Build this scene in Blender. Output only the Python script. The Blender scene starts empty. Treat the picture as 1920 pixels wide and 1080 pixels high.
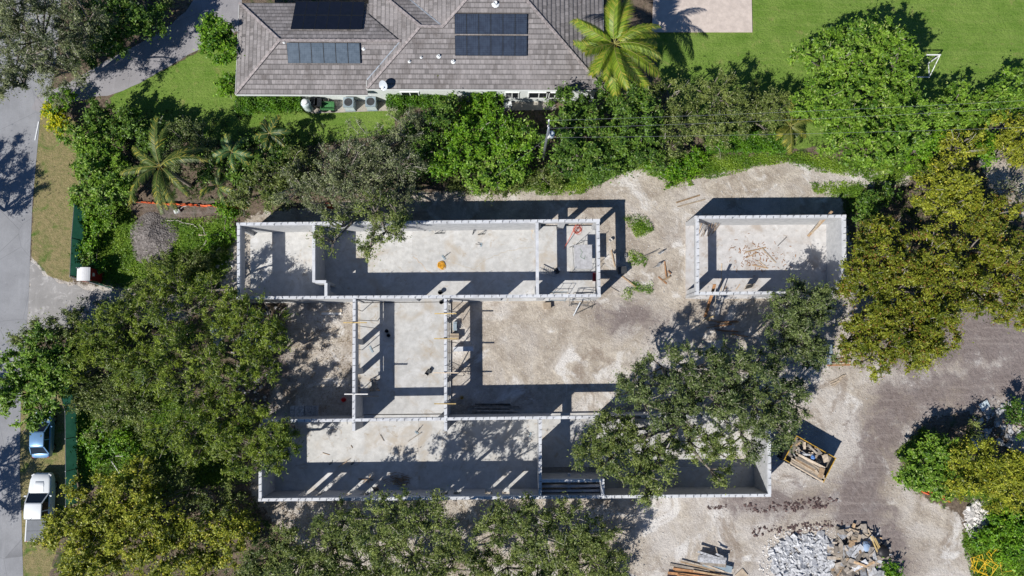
import bpy, math, random
import numpy as np
from mathutils import Vector, Matrix, Euler

# ------------------------------------------------------------------ camera, sky, sun, exposure
SC = bpy.context.scene
CAM_H = 64.0                       # drone height above the ground, metres
FPX = 1297.0                       # focal length in pixels of a 1920 px wide frame
CAM_ROT = Euler((math.radians(5.94), math.radians(-0.62), 0.0), 'XYZ')
cam_data = bpy.data.cameras.new('camera')
cam_data.sensor_width = 36.0
cam_data.lens = FPX / 1920.0 * 36.0
cam_data.clip_start = 0.5
cam_data.clip_end = 3000.0
cam = bpy.data.objects.new('camera', cam_data)
cam.location = (0, 0, CAM_H)
cam.rotation_euler = CAM_ROT
SC.collection.objects.link(cam)
SC.camera = cam

SUN_EL = math.radians(43.0)
SHX, SHY = 0.745, 0.667            # direction in which shadows fall on the ground
wd = bpy.data.worlds.new('World')
SC.world = wd
wd.use_nodes = True
wnt = wd.node_tree
bg = wnt.nodes.get('Background') or wnt.nodes.new('ShaderNodeBackground')
sky = wnt.nodes.new('ShaderNodeTexSky')
sky.sky_type = 'NISHITA'
sky.sun_disc = False
sky.sun_elevation = SUN_EL
sky.sun_rotation = math.atan2(-SHX, -SHY)
sky.air_density = 0.9
sky.dust_density = 0.1
sky.ozone_density = 10.0
wnt.links.new(sky.outputs[0], bg.inputs[0])
bg.inputs[1].default_value = 0.07

sd = bpy.data.lights.new('sun', 'SUN')
sd.energy = 5.0
sd.angle = math.radians(0.53)
sd.color = (1.0, 0.96, 0.905)
sun = bpy.data.objects.new('sun', sd)
_d = Vector((math.cos(SUN_EL) * SHX, math.cos(SUN_EL) * SHY, -math.sin(SUN_EL)))
sun.rotation_euler = _d.to_track_quat('-Z', 'Y').to_euler()
sun.location = (-40, -40, 60)
SC.collection.objects.link(sun)

SC.view_settings.view_transform = 'Standard'
SC.view_settings.look = 'None'
SC.view_settings.gamma = 1.0
SC.view_settings.exposure = 0.2
SC.view_settings.use_curve_mapping = False
SC.render.engine = 'CYCLES'
SC.cycles.use_denoising = True
SC.cycles.denoiser = 'OPENIMAGEDENOISE'
SC.cycles.denoising_input_passes = 'RGB_ALBEDO_NORMAL'
SC.cycles.denoising_prefilter = 'ACCURATE'
SC.cycles.max_bounces = 6
SC.cycles.diffuse_bounces = 3
SC.cycles.glossy_bounces = 2
SC.cycles.transmission_bounces = 3
SC.cycles.caustics_reflective = False
SC.cycles.caustics_refractive = False

# ------------------------------------------------------------------ helpers
RM = CAM_ROT.to_matrix()
def P(px, py, z=0.0):
    """The point at height z that stands at this place of the 1920 x 1080 survey picture."""
    d = RM @ Vector(((px - 960.0) / FPX, (540.0 - py) / FPX, -1.0))
    t = (z - CAM_H) / d.z
    return Vector((d.x * t, d.y * t, z))
def M_PER_PX(z=0.0): return (CAM_H - z) / FPX

ORG = {}
def link(o):
    SC.collection.objects.link(o)
    return o
def tag(o, label=None, cat=None, group=None, kind=None):
    if label: o['label'] = label
    if cat: o['category'] = cat
    if group: o['group'] = group
    if kind: o['kind'] = kind
    return o
def thing(name, label, cat, loc, rz=0.0, group=None):
    o = bpy.data.objects.new(name, None)
    o.empty_display_size = 0.3
    o.location = loc
    o.rotation_euler = (0, 0, rz)
    link(o)
    ORG[o.name] = Vector(loc)
    return tag(o, label, cat, group)
def dup(o, parent=None):
    c = link(o.copy())
    c.parent = parent
    for ch in list(o.children): dup(ch, c)
    return c

class MB:
    """Collects boxes, bars, tubes and sheets into one mesh."""
    def __init__(self): self.v, self.f, self.m = [], [], []
    def add(self, vs, fs, mi=0):
        n = len(self.v)
        self.v += [tuple(p) for p in vs]
        self.f += [tuple(i + n for i in f) for f in fs]
        self.m += [mi] * len(fs)
    def box(self, c, s, rz=0.0, mi=0, mat=None):
        x, y, z = s[0] / 2, s[1] / 2, s[2] / 2
        vs = [Vector(p) for p in ((-x,-y,-z),(x,-y,-z),(x,y,-z),(-x,y,-z),(-x,-y,z),(x,-y,z),(x,y,z),(-x,y,z))]
        R = mat if mat is not None else Matrix.Rotation(rz, 3, 'Z')
        c = Vector(c)
        self.add([R @ p + c for p in vs], [(3,2,1,0),(4,5,6,7),(0,1,5,4),(1,2,6,5),(2,3,7,6),(3,0,4,7)], mi)
    def bar(self, a, b, w, h=None, mi=0, up=(0, 0, 1)):
        """a square bar from a to b, w wide and h high"""
        a, b = Vector(a), Vector(b)
        h = h or w
        d = b - a
        L = d.length
        if L < 1e-6: return
        d.normalize()
        u = Vector(up)
        if abs(d.dot(u)) > 0.98: u = Vector((1, 0, 0))
        s = d.cross(u).normalized()
        u = s.cross(d)
        self.box((a + b) / 2, (w, L, h), mi=mi, mat=Matrix((s, d, u)).transposed())
    def wallbox(self, a, b, th, z0, z1, mi=0):
        a, b = Vector((a[0], a[1], 0)), Vector((b[0], b[1], 0))
        d = b - a
        self.box(((a.x + b.x) / 2, (a.y + b.y) / 2, (z0 + z1) / 2), (d.length, th, z1 - z0), math.atan2(d.y, d.x), mi)
    def tube(self, pts, rad, n=6, mi=0, cap=True):
        pts = [Vector(p) for p in pts]
        k = len(pts)
        if not hasattr(rad, '__len__'): rad = [rad] * k
        vs = []
        ref = Vector((0.31, 0.17, 0.93))
        for i, p in enumerate(pts):
            d = (pts[min(i + 1, k - 1)] - pts[max(i - 1, 0)])
            if d.length < 1e-9: d = Vector((0, 0, 1))
            d.normalize()
            r0 = ref if abs(d.dot(ref)) < 0.95 else Vector((1, 0, 0))
            s = d.cross(r0).normalized()
            t = s.cross(d)
            for j in range(n):
                a = 2 * math.pi * j / n
                vs.append(p + (s * math.cos(a) + t * math.sin(a)) * rad[i])
        fs = []
        for i in range(k - 1):
            for j in range(n):
                j2 = (j + 1) % n
                fs.append((i*n+j, i*n+j2, (i+1)*n+j2, (i+1)*n+j))
        if cap:
            fs.append(tuple(range(n - 1, -1, -1)))
            fs.append(tuple((k - 1) * n + j for j in range(n)))
        self.add(vs, fs, mi)
    def lathe(self, c, prof, n=16, mi=0):
        """prof: list of (radius, z)"""
        vs, fs = [], []
        for r, z in prof:
            for j in range(n):
                a = 2 * math.pi * j / n
                vs.append((c[0] + r * math.cos(a), c[1] + r * math.sin(a), c[2] + z))
        for i in range(len(prof) - 1):
            for j in range(n):
                j2 = (j + 1) % n
                fs.append((i*n+j, i*n+j2, (i+1)*n+j2, (i+1)*n+j))
        fs.append(tuple(range(n - 1, -1, -1)))
        fs.append(tuple((len(prof) - 1) * n + j for j in range(n)))
        self.add(vs, fs, mi)
    def prism(self, poly, z0, z1, mi=0):
        poly = [(p[0], p[1]) for p in poly]
        ar = sum(poly[i][0]*poly[(i+1) % len(poly)][1] - poly[(i+1) % len(poly)][0]*poly[i][1] for i in range(len(poly)))
        if ar < 0: poly = poly[::-1]
        n = len(poly)
        vs = [(x, y, z0) for x, y in poly] + [(x, y, z1) for x, y in poly]
        fs = [tuple(range(n - 1, -1, -1)), tuple(range(n, 2 * n))]
        fs += [(i, (i + 1) % n, n + (i + 1) % n, n + i) for i in range(n)]
        self.add(vs, fs, mi)
    def sheet(self, poly, z, mi=0):
        poly = [(p[0], p[1]) for p in poly]
        ar = sum(poly[i][0]*poly[(i+1) % len(poly)][1] - poly[(i+1) % len(poly)][0]*poly[i][1] for i in range(len(poly)))
        if ar < 0: poly = poly[::-1]
        self.add([(x, y, z) for x, y in poly], [tuple(range(len(poly)))], mi)
    def mesh(self, name, org=None):
        me = bpy.data.meshes.new(name)
        vs = self.v if org is None else [(x - org[0], y - org[1], z - org[2]) for x, y, z in self.v]
        me.from_pydata(vs, [], self.f)
        if any(self.m): me.polygons.foreach_set('material_index', self.m)
        return me
    def build(self, name, mats, parent=None, world=True, smooth=False):
        """links the mesh; with world=True the points are world places and the parent is unrotated"""
        org = None
        if world and parent is not None: org = ORG[parent.name]
        me = self.mesh(name, org)
        for m in (mats if isinstance(mats, (list, tuple)) else [mats]): me.materials.append(m)
        if smooth: me.polygons.foreach_set('use_smooth', [True] * len(me.polygons))
        me.update()
        o = link(bpy.data.objects.new(name, me))
        o.parent = parent
        if parent is not None: ORG[o.name] = ORG.get(parent.name, Vector((0, 0, 0)))
        return o

def rebase(o):
    """moves the origin of a top-level mesh to the base of its own middle"""
    me = o.data
    n = len(me.vertices)
    co = np.empty(n * 3, dtype=np.float32)
    me.vertices.foreach_get('co', co)
    co = co.reshape(-1, 3)
    c = np.array([(co[:,0].min()+co[:,0].max())/2, (co[:,1].min()+co[:,1].max())/2, co[:,2].min()], dtype=np.float32)
    me.vertices.foreach_set('co', (co - c).ravel())
    me.update()
    o.location = Vector(c.tolist())
    return o

# ------------------------------------------------------------------ materials
class NT:
    def __init__(self, name):
        self.mat = bpy.data.materials.new(name)
        self.mat.use_nodes = True
        self.t = self.mat.node_tree
        self.n, self.l = self.t.nodes, self.t.links
        self.b = self.n['Principled BSDF']
        self.out = self.n['Material Output']
        self.pos = self.n.new('ShaderNodeNewGeometry').outputs['Position']
    def set(self, sock, val):
        if hasattr(val, 'is_linked') or hasattr(val, 'links'): self.l.new(val, sock)
        elif isinstance(val, (tuple, list)) and len(val) == 3 and sock.type == 'RGBA': sock.default_value = (*val, 1)
        else: sock.default_value = val
    def scale(self, vec, s):
        m = self.n.new('ShaderNodeMapping')
        self.l.new(vec, m.inputs[0])
        m.inputs['Scale'].default_value = s
        return m.outputs[0]
    def noise(self, scale, detail=4, rough=0.55, vec=None, dist=0.0):
        n = self.n.new('ShaderNodeTexNoise')
        self.l.new(vec or self.pos, n.inputs['Vector'])
        n.inputs['Scale'].default_value = scale
        n.inputs['Detail'].default_value = detail
        n.inputs['Roughness'].default_value = rough
        n.inputs['Distortion'].default_value = dist
        return n.outputs['Fac']
    def voro(self, scale, out='Distance', vec=None, feat='F1'):
        n = self.n.new('ShaderNodeTexVoronoi')
        n.feature = feat
        self.l.new(vec or self.pos, n.inputs['Vector'])
        n.inputs['Scale'].default_value = scale
        return n.outputs[out]
    def math(self, op, a, b=None, clamp=False):
        n = self.n.new('ShaderNodeMath')
        n.operation = op
        n.use_clamp = clamp
        self.set(n.inputs[0], a)
        if b is not None: self.set(n.inputs[1], b)
        return n.outputs[0]
    def rng(self, v, a, b, c=0.0, d=1.0, smooth=True):
        n = self.n.new('ShaderNodeMapRange')
        n.interpolation_type = 'SMOOTHSTEP' if smooth else 'LINEAR'
        self.set(n.inputs[0], v)
        for i, x in enumerate((a, b, c, d)): n.inputs[i + 1].default_value = x
        return n.outputs[0]
    def mix(self, f, a, b, mode='MIX'):
        n = self.n.new('ShaderNodeMix')
        n.data_type = 'RGBA'
        n.blend_type = mode
        self.set(n.inputs[0], f)
        self.set(n.inputs[6], a)
        self.set(n.inputs[7], b)
        return n.outputs[2]
    def attr(self, name, out='Color'):
        n = self.n.new('ShaderNodeAttribute')
        n.attribute_name = name
        return n.outputs[out]
    def sep(self, col):
        n = self.n.new('ShaderNodeSeparateColor')
        self.l.new(col, n.inputs[0])
        return n.outputs
    def bump(self, h, strength=0.4, dist=0.05):
        n = self.n.new('ShaderNodeBump')
        n.inputs['Strength'].default_value = strength
        n.inputs['Distance'].default_value = dist
        self.l.new(h, n.inputs['Height'])
        self.l.new(n.outputs[0], self.b.inputs['Normal'])
    def done(self, col, rough=0.8, metal=0.0, spec=0.35):
        self.set(self.b.inputs['Base Color'], col)
        self.set(self.b.inputs['Roughness'], rough)
        self.b.inputs['Metallic'].default_value = metal
        self.b.inputs['Specular IOR Level'].default_value = spec
        return self.mat

def simple(name, col, rough=0.75, metal=0.0, var=0.18, scale=3.0, spec=0.35, bump=0.0, perobj=0.0):
    t = NT(name)
    lo = tuple(c * (1 - var) for c in col)
    hi = tuple(min(1, c * (1 + var)) for c in col)
    f = t.rng(t.noise(scale, 5, 0.65), 0.3, 0.7)
    c = t.mix(f, lo, hi)
    if perobj:
        oi = t.n.new('ShaderNodeObjectInfo')
        k = t.rng(oi.outputs['Random'], 0, 1, 1 - perobj, 1 + perobj, False)
        cc = t.n.new('ShaderNodeCombineColor')
        for i in range(3): t.l.new(k, cc.inputs[i])
        c = t.mix(1.0, c, cc.outputs[0], 'MULTIPLY')
    if bump: t.bump(t.noise(scale * 6, 4), bump, 0.03)
    return t.done(c, rough, metal, spec)

def concrete(name, base, stain, stain_amt=0.5, light=None, bscale=0.35):
    t = NT(name)
    big = t.noise(bscale, 5, 0.6, dist=0.6)
    mid = t.noise(1.7, 6, 0.7)
    fine = t.noise(14.0, 3, 0.7)
    c = t.mix(t.rng(mid, 0.3, 0.7), tuple(x * 0.84 for x in base), tuple(min(1, x * 1.1) for x in base))
    c = t.mix(t.math('MULTIPLY', t.rng(big, 0.5, 0.72), stain_amt), c, stain)
    if light: c = t.mix(t.math('MULTIPLY', t.rng(t.noise(bscale * 1.6, 4, 0.6, dist=0.8), 0.52, 0.72), 0.7), c, light)
    c = t.mix(t.math('MULTIPLY', t.rng(fine, 0.35, 0.75), 0.3), c, tuple(x * 0.72 for x in base))
    sp = t.rng(t.voro(1.1), 0.0, 0.06, 1.0, 0.0)
    c = t.mix(t.math('MULTIPLY', sp, 0.5), c, tuple(x * 0.35 for x in base))
    if light:
        oi = t.n.new('ShaderNodeObjectInfo')
        kk = t.rng(oi.outputs['Random'], 0, 1, 0.90, 1.07, False)
        cc = t.n.new('ShaderNodeCombineColor')
        for i in range(3): t.l.new(kk, cc.inputs[i])
        c = t.mix(1.0, c, cc.outputs[0], 'MULTIPLY')
        tr = t.noise(0.5, 6, 0.7, vec=t.scale(t.pos, (0.35, 3.0, 1)), dist=0.5)
        c = t.mix(t.math('MULTIPLY', t.rng(tr, 0.52, 0.68), 0.45), c, tuple(x * 0.80 for x in base))
        dr = t.noise(0.9, 5, 0.75, dist=1.6)
        c = t.mix(t.math('MULTIPLY', t.rng(dr, 0.56, 0.68), 0.6), c, tuple(x * y for x, y in zip(stain, (0.8, 0.76, 0.7))))
        dots = t.rng(t.voro(2.7), 0.0, 0.055, 1.0, 0.0)
        c = t.mix(t.math('MULTIPLY', dots, 0.6), c, tuple(x * 0.4 for x in base))
    t.bump(fine, 0.15, 0.02)
    return t.done(c, 0.85)

MAT = {}
MAT['slab'] = concrete('slab_concrete', (0.53, 0.525, 0.505), (0.43, 0.365, 0.28), 0.85, (0.66, 0.66, 0.655))
MAT['garage_slab'] = concrete('dusty_slab_concrete', (0.58, 0.565, 0.55), (0.37, 0.30, 0.24), 0.7, (0.72, 0.715, 0.71), 0.5)
MAT['pad'] = concrete('pad_concrete', (0.40, 0.37, 0.32), (0.30, 0.25, 0.20), 0.6)
MAT['patio'] = concrete('patio_concrete', (0.58, 0.50, 0.44), (0.45, 0.38, 0.33), 0.5)
def block_mat():
    t = NT('grey_block_wall')
    z = t.n.new('ShaderNodeSeparateXYZ'); t.l.new(t.pos, z.inputs[0])
    c = t.mix(t.rng(t.noise(2.2, 5, 0.7), 0.3, 0.7), (0.36, 0.37, 0.38), (0.47, 0.475, 0.48))
    row = t.math('FRACT', t.math('MULTIPLY', z.outputs[2], 4.92))
    j = t.rng(row, 0.0, 0.09, 1.0, 0.0)
    c = t.mix(t.math('MULTIPLY', j, 0.4), c, (0.25, 0.255, 0.26))
    t.bump(t.noise(20, 3), 0.3, 0.02)
    return t.done(c, 0.9)
MAT['block'] = block_mat()
MAT['beam'] = concrete('pale_tie_beam_concrete', (0.62, 0.635, 0.655), (0.42, 0.42, 0.43), 0.75, None, 1.1)
MAT['steel'] = simple('galvanised_steel', (0.30, 0.32, 0.34), 0.45, 0.7, 0.2)
MAT['darksteel'] = simple('dark_steel', (0.07, 0.075, 0.08), 0.55, 0.5)
MAT['white'] = simple('white_paint', (0.72, 0.74, 0.74), 0.5, 0, 0.08)
MAT['whitepipe'] = simple('white_plastic', (0.78, 0.76, 0.72), 0.45, 0, 0.06)
MAT['wood'] = simple('raw_lumber', (0.36, 0.25, 0.15), 0.8, 0, 0.3, 4, perobj=0.3)
MAT['yellowwood'] = simple('yellow_lumber', (0.52, 0.38, 0.16), 0.8, 0, 0.25, 4, perobj=0.2)
MAT['palewood'] = simple('pale_lumber', (0.50, 0.41, 0.31), 0.8, 0, 0.25, 4, perobj=0.3)
MAT['greywood'] = simple('weathered_board', (0.31, 0.27, 0.225), 0.85, 0, 0.3, 4, perobj=0.4)
MAT['redwood'] = simple('orange_brown_lumber', (0.34, 0.175, 0.08), 0.8, 0, 0.3, 4, perobj=0.3)
MAT['plywood'] = simple('plywood', (0.42, 0.34, 0.25), 0.8, 0, 0.2, 3, perobj=0.2)
MAT['black'] = simple('black_plastic', (0.02, 0.02, 0.022), 0.5, 0, 0.2)
MAT['red'] = simple('red_plastic', (0.75, 0.02, 0.012), 0.45, 0, 0.1)
MAT['redrope'] = simple('red_hose', (0.55, 0.10, 0.05), 0.6, 0, 0.1)
MAT['orange'] = simple('orange_plastic_mesh', (0.62, 0.13, 0.045), 0.7, 0, 0.35, 6)
MAT['amber'] = simple('amber_hose', (0.70, 0.36, 0.03), 0.5, 0, 0.15)
MAT['skiprim'] = simple('worn_yellow_rim', (0.50, 0.30, 0.035), 0.6, 0, 0.5, 6)
MAT['yellow'] = simple('yellow_paint', (0.80, 0.52, 0.03), 0.5, 0, 0.12)
MAT['blue'] = simple('blue_plastic', (0.12, 0.25, 0.55), 0.5, 0, 0.15)
MAT['tarp'] = simple('pale_tarpaulin', (0.48, 0.56, 0.60), 0.5, 0, 0.3, 2)
MAT['bluetarp'] = simple('blue_grey_sheet', (0.30, 0.40, 0.55), 0.5, 0, 0.2, 2)
MAT['dumpster'] = simple('dumpster_steel', (0.035, 0.04, 0.05), 0.6, 0.3, 0.3)
MAT['rubber'] = simple('tyre_rubber', (0.015, 0.015, 0.016), 0.8, 0)
MAT['glass'] = simple('dark_car_glass', (0.012, 0.014, 0.017), 0.08, 0, 0.05, spec=0.6)
MAT['carwhite'] = simple('white_car_paint', (0.76, 0.79, 0.80), 0.25, 0, 0.02, spec=0.5)
MAT['carblue'] = simple('light_blue_car_paint', (0.19, 0.35, 0.56), 0.25, 0.35, 0.03, spec=0.5)
MAT['tonneau'] = simple('grey_bed_cover', (0.13, 0.145, 0.165), 0.55, 0, 0.1)
MAT['lamp'] = simple('clear_lamp', (0.7, 0.72, 0.74), 0.15, 0, 0.05)
MAT['taillamp'] = simple('red_lamp', (0.4, 0.02, 0.02), 0.2, 0, 0.05)
MAT['toiletred'] = simple('red_toilet_wall', (0.30, 0.02, 0.02), 0.5, 0, 0.1)
MAT['toiletroof'] = simple('white_toilet_roof', (0.70, 0.70, 0.69), 0.5, 0, 0.06)
MAT['housewall'] = simple('pale_stucco', (0.68, 0.72, 0.70), 0.85, 0, 0.06)
MAT['trim'] = simple('white_trim', (0.74, 0.77, 0.75), 0.6, 0, 0.06)
MAT['acgrey'] = simple('grey_blue_metal', (0.30, 0.37, 0.41), 0.5, 0.2, 0.1)
MAT['aclight'] = simple('light_grey_metal', (0.52, 0.58, 0.61), 0.5, 0.1, 0.1)
MAT['deckgrey'] = simple('dusty_deck_metal', (0.40, 0.40, 0.41), 0.7, 0.0, 0.15)
MAT['tank'] = simple('pale_tank_shell', (0.55, 0.64, 0.64), 0.5, 0, 0.08)
MAT['greenpaint'] = simple('green_paint', (0.06, 0.20, 0.07), 0.6, 0, 0.35, 6)
MAT['bark'] = simple('grey_bark', (0.20, 0.175, 0.15), 0.9, 0, 0.3, 4, bump=0.5)
MAT['twig'] = simple('pale_twig', (0.44, 0.41, 0.36), 0.9, 0, 0.3, 4)
MAT['palmtrunk'] = simple('palm_bark', (0.25, 0.215, 0.175), 0.9, 0, 0.3, 6, bump=0.5)
MAT['wire'] = simple('aluminium_wire', (0.30, 0.31, 0.32), 0.4, 0.3, 0.05)
MAT['dish'] = simple('dish_grey', (0.50, 0.54, 0.58), 0.4, 0.1, 0.05)
MAT['chunk'] = simple('broken_concrete', (0.41, 0.415, 0.425), 0.9, 0, 0.4, 5, perobj=0.3)
MAT['limestone'] = simple('limestone_rock', (0.52, 0.50, 0.475), 0.9, 0, 0.25, 3, perobj=0.2)
def tile_mat():
    t = NT('roof_tile')
    r = t.sep(t.attr('tint'))[0]
    base = t.mix(r, (0.105, 0.098, 0.096), (0.315, 0.292, 0.287))
    st = t.noise(0.9, 5, 0.7, vec=t.scale(t.pos, (1.0, 0.45, 1.0)), dist=0.6)
    c = t.mix(t.math('MULTIPLY', t.rng(st, 0.5, 0.72), 0.7), base, (0.115, 0.10, 0.093))
    c = t.mix(t.math('MULTIPLY', t.rng(t.noise(0.35, 4), 0.5, 0.7), 0.35), c, (0.37, 0.34, 0.335))
    c = t.mix(t.math('MULTIPLY', t.rng(t.noise(9, 4, 0.75), 0.45, 0.75), 0.4), c, (0.13, 0.115, 0.105))
    return t.done(c, 0.85)
MAT['tile'] = tile_mat()
MAT['cap'] = simple('ridge_cap_tile', (0.31, 0.275, 0.265), 0.85, 0, 0.35, 4)
MAT['clod'] = simple('dark_red_soil', (0.11, 0.075, 0.07), 0.95, 0, 0.3, 5)
MAT['mortar'] = simple('pale_mortar_line', (0.46, 0.44, 0.43), 0.85, 0, 0.3, 4)
def solar_mat(name, a, b, line):
    t = NT(name)
    tc = t.n.new('ShaderNodeTexCoord').outputs['Object']
    x = t.n.new('ShaderNodeSeparateXYZ'); t.l.new(tc, x.inputs[0])
    lines = None
    for i, k in ((0, 6.0), (1, 6.2)):
        f = t.math('FRACT', t.math('MULTIPLY', x.outputs[i], k))
        g = t.rng(t.math('ABSOLUTE', t.math('SUBTRACT', f, 0.5)), 0.40, 0.47)
        lines = g if lines is None else t.math('MAXIMUM', lines, g)
    c = t.mix(t.rng(t.noise(2.5, 4), 0.35, 0.65), a, b)
    c = t.mix(t.math('MULTIPLY', lines, 0.3), c, line)
    return t.done(c, 0.28, 0, 0.5)
MAT['solarblue'] = solar_mat('solar_cells_blue', (0.022, 0.030, 0.050), (0.032, 0.045, 0.072), (0.10, 0.13, 0.17))
MAT['solargrey'] = solar_mat('solar_cells_grey', (0.060, 0.085, 0.115), (0.085, 0.115, 0.150), (0.16, 0.20, 0.235))
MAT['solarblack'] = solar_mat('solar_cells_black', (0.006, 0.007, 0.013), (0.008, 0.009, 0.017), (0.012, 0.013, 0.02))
MAT['frame'] = simple('black_anodised_frame', (0.03, 0.034, 0.04), 0.4, 0.4)
MAT['silver'] = simple('silver_frame', (0.42, 0.46, 0.50), 0.4, 0.4)

def leaf_mat(name='leaf'):
    t = NT(name)
    col = t.attr('tint')
    b = t.b
    t.l.new(col, b.inputs['Base Color'])
    b.inputs['Roughness'].default_value = 0.48
    b.inputs['Specular IOR Level'].default_value = 0.35
    tr = t.n.new('ShaderNodeBsdfTranslucent')
    t.l.new(t.mix(1.0, col, (1.25, 1.3, 0.55), 'MULTIPLY'), tr.inputs[0])
    ms = t.n.new('ShaderNodeMixShader')
    ms.inputs[0].default_value = 0.2
    t.l.new(b.outputs[0], ms.inputs[1])
    t.l.new(tr.outputs[0], ms.inputs[2])
    t.l.new(ms.outputs[0], t.out.inputs[0])
    return t.mat
MAT['leaf'] = leaf_mat()
def screen_mat():
    t = NT('green_windscreen')
    c = t.mix(t.rng(t.noise(1.2, 5), 0.3, 0.7), (0.022, 0.095, 0.062), (0.034, 0.13, 0.085))
    t.done(c, 0.7)
    tr = t.n.new('ShaderNodeBsdfTranslucent'); t.set(tr.inputs[0], c)
    ms = t.n.new('ShaderNodeMixShader'); ms.inputs[0].default_value = 0.5
    t.l.new(t.b.outputs[0], ms.inputs[1]); t.l.new(tr.outputs[0], ms.inputs[2]); t.l.new(ms.outputs[0], t.out.inputs[0])
    return t.mat
MAT['screen'] = screen_mat()
# ------------------------------------------------------------------ ground, road, drive
def poly_world(pts, z=0.0): return [P(x, y, z) for x, y in pts]
def inside_dist(X, Y, poly):
    """signed distance in metres, positive inside"""
    n = len(poly)
    d2 = np.full(X.shape, 1e12)
    ins = np.zeros(X.shape, dtype=bool)
    for i in range(n):
        ax, ay = poly[i][0], poly[i][1]
        bx, by = poly[(i + 1) % n][0], poly[(i + 1) % n][1]
        ex, ey = bx - ax, by - ay
        t = np.clip(((X - ax) * ex + (Y - ay) * ey) / (ex * ex + ey * ey + 1e-12), 0, 1)
        d2 = np.minimum(d2, (X - ax - t * ex) ** 2 + (Y - ay - t * ey) ** 2)
        if abs(ey) > 1e-9:
            cond = ((ay > Y) != (by > Y)) & (X < ex * (Y - ay) / ey + ax)
            ins ^= cond
    d = np.sqrt(d2)
    return np.where(ins, d, -d)
SAND = [
    [(1590,560),(1990,530),(1990,700),(1600,700)],
    [(1110,350),(1190,312),(1240,318),(1262,345),(1350,322),(1480,300),(1560,312),(1710,320),(1705,345),(1610,352),(1575,372),(1600,480),(1600,690),(1760,692),(1920,640),(1990,640),(1990,780),(1860,780),(1800,772),(1735,788),(1690,840),(1688,900),(1735,935),(1800,965),(1832,1120),(1150,1120),(560,1120),(540,1010),(470,930),(478,860),(495,780),(520,700),(540,560),(440,560),(405,520),(430,470),(440,430),(480,400),(780,362),(1000,352)],
    [(1820,930),(1868,950),(1850,1000),(1815,990)], [(1850,760),(1935,740),(1990,840),(1905,850)],
    [(1830,290),(1890,300),(1990,330),(1990,420),(1880,400)],
    [(55,470),(80,505),(135,530),(240,540),(330,545),(360,600),(250,600),(150,610),(50,640)],
]
SOIL = [
    [(1600,560),(1990,530),(1990,700),(1760,700),(1600,690)],
    [(1990,620),(1990,775),(1800,778),(1738,800),(1690,850),(1672,940),(1735,1050),(1700,1120),(1640,1050),(1560,1000),(1535,930),(1595,850),(1600,765),(1650,700),(1760,690)],
        [(1075,575),(1190,560),(1260,590),(1230,640),(1120,625)], [(1290,895),(1560,905),(1580,960),(1420,985),(1330,945)],
    [(235,385),(440,388),(440,405),(330,412),(250,400)], [(440,620),(540,600),(550,700),(500,780),(450,780)],
]
LAWN = [
    [(1215,58),(1405,58),(1405,-80),(1990,-80),(1990,230),(1750,230),(1500,280),(1300,250),(1240,150)],
    [(205,182),(300,135),(372,97),(395,92),(450,60),(450,150),(442,200),(740,205),(740,250),(560,275),(400,262),(280,270),(215,225)],
]
DRY = [
    [(72,205),(140,225),(155,300),(140,390),(135,530),(95,520),(58,480),(66,300)],
    [(30,690),(120,735),(130,890),(115,1000),(80,1120),(40,1120),(36,800)],
]
WEED = [
    [(145,385),(240,385),(260,420),(440,405),(435,500),(380,560),(280,545),(195,532),(145,520)],
    [(125,735),(300,720),(420,800),(470,900),(300,930),(150,900)],
    [(1060,300),(1200,285),(1335,290),(1480,285),(1560,296),(1760,296),(1740,330),(1600,318),(1480,302),(1350,320),(1265,345),(1235,318),(1190,308),(1110,350),(1010,362),(920,360),(1000,320)],
    [(1520,345),(1620,340),(1640,380),(1600,400),(1590,372),(1530,362)],
    [(1680,850),(1730,800),(1800,850),(1900,880),(1900,960),(1820,940),(1740,920)],
    [(1800,1000),(1860,965),(1990,910),(1990,1120),(1835,1120)],
    [(1150,318),(1200,296),(1262,322),(1300,345),(1262,350),(1230,330),(1190,318)], [(1290,318),(1350,300),(1420,292),(1400,318),(1330,335)], [(1440,292),(1520,290),(1600,312),(1660,318),(1600,330),(1520,318)], [(1000,345),(1090,320),(1140,335),(1090,362),(1010,366)], [(1610,322),(1700,318),(1690,345),(1640,350)],
    [(1170,408),(1205,402),(1225,430),(1195,445)], [(1180,470),(1215,485),(1205,500),(1180,495)], [(1185,530),(1225,530),(1220,550),(1190,545)], [(1165,545),(1180,540),(1185,560),(1168,560)],
]
def zone(X, Y, polys, soft=0.6):
    m = np.zeros(X.shape)
    for p in polys:
        d = inside_dist(X, Y, poly_world(p))
        m = np.maximum(m, np.clip(0.5 + d / (2 * soft), 0, 1))
    return m
def axis(lo, hi, step, far):
    mid = np.arange(lo, hi + step, step)
    return np.concatenate([-np.array(far[::-1]), mid, np.array(far)])
gx = axis(-52, 52, 0.4, [60, 75, 100, 150, 260, 500, 1000])
gy = axis(-24, 38, 0.4, [44, 55, 75, 110, 180, 300, 600, 1000])
GX, GY = np.meshgrid(gx, gy)
nxg, nyg = len(gx), len(gy)
me = bpy.data.meshes.new('ground')
rg = np.random.default_rng(3)
GZ = np.zeros(GX.shape)
co = np.stack([GX.ravel(), GY.ravel(), GZ.ravel()], 1).astype(np.float32)
ii = np.arange(nxg * nyg).reshape(nyg, nxg)
quads = np.stack([ii[:-1,:-1], ii[:-1,1:], ii[1:,1:], ii[1:,:-1]], -1).reshape(-1, 4)
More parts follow.
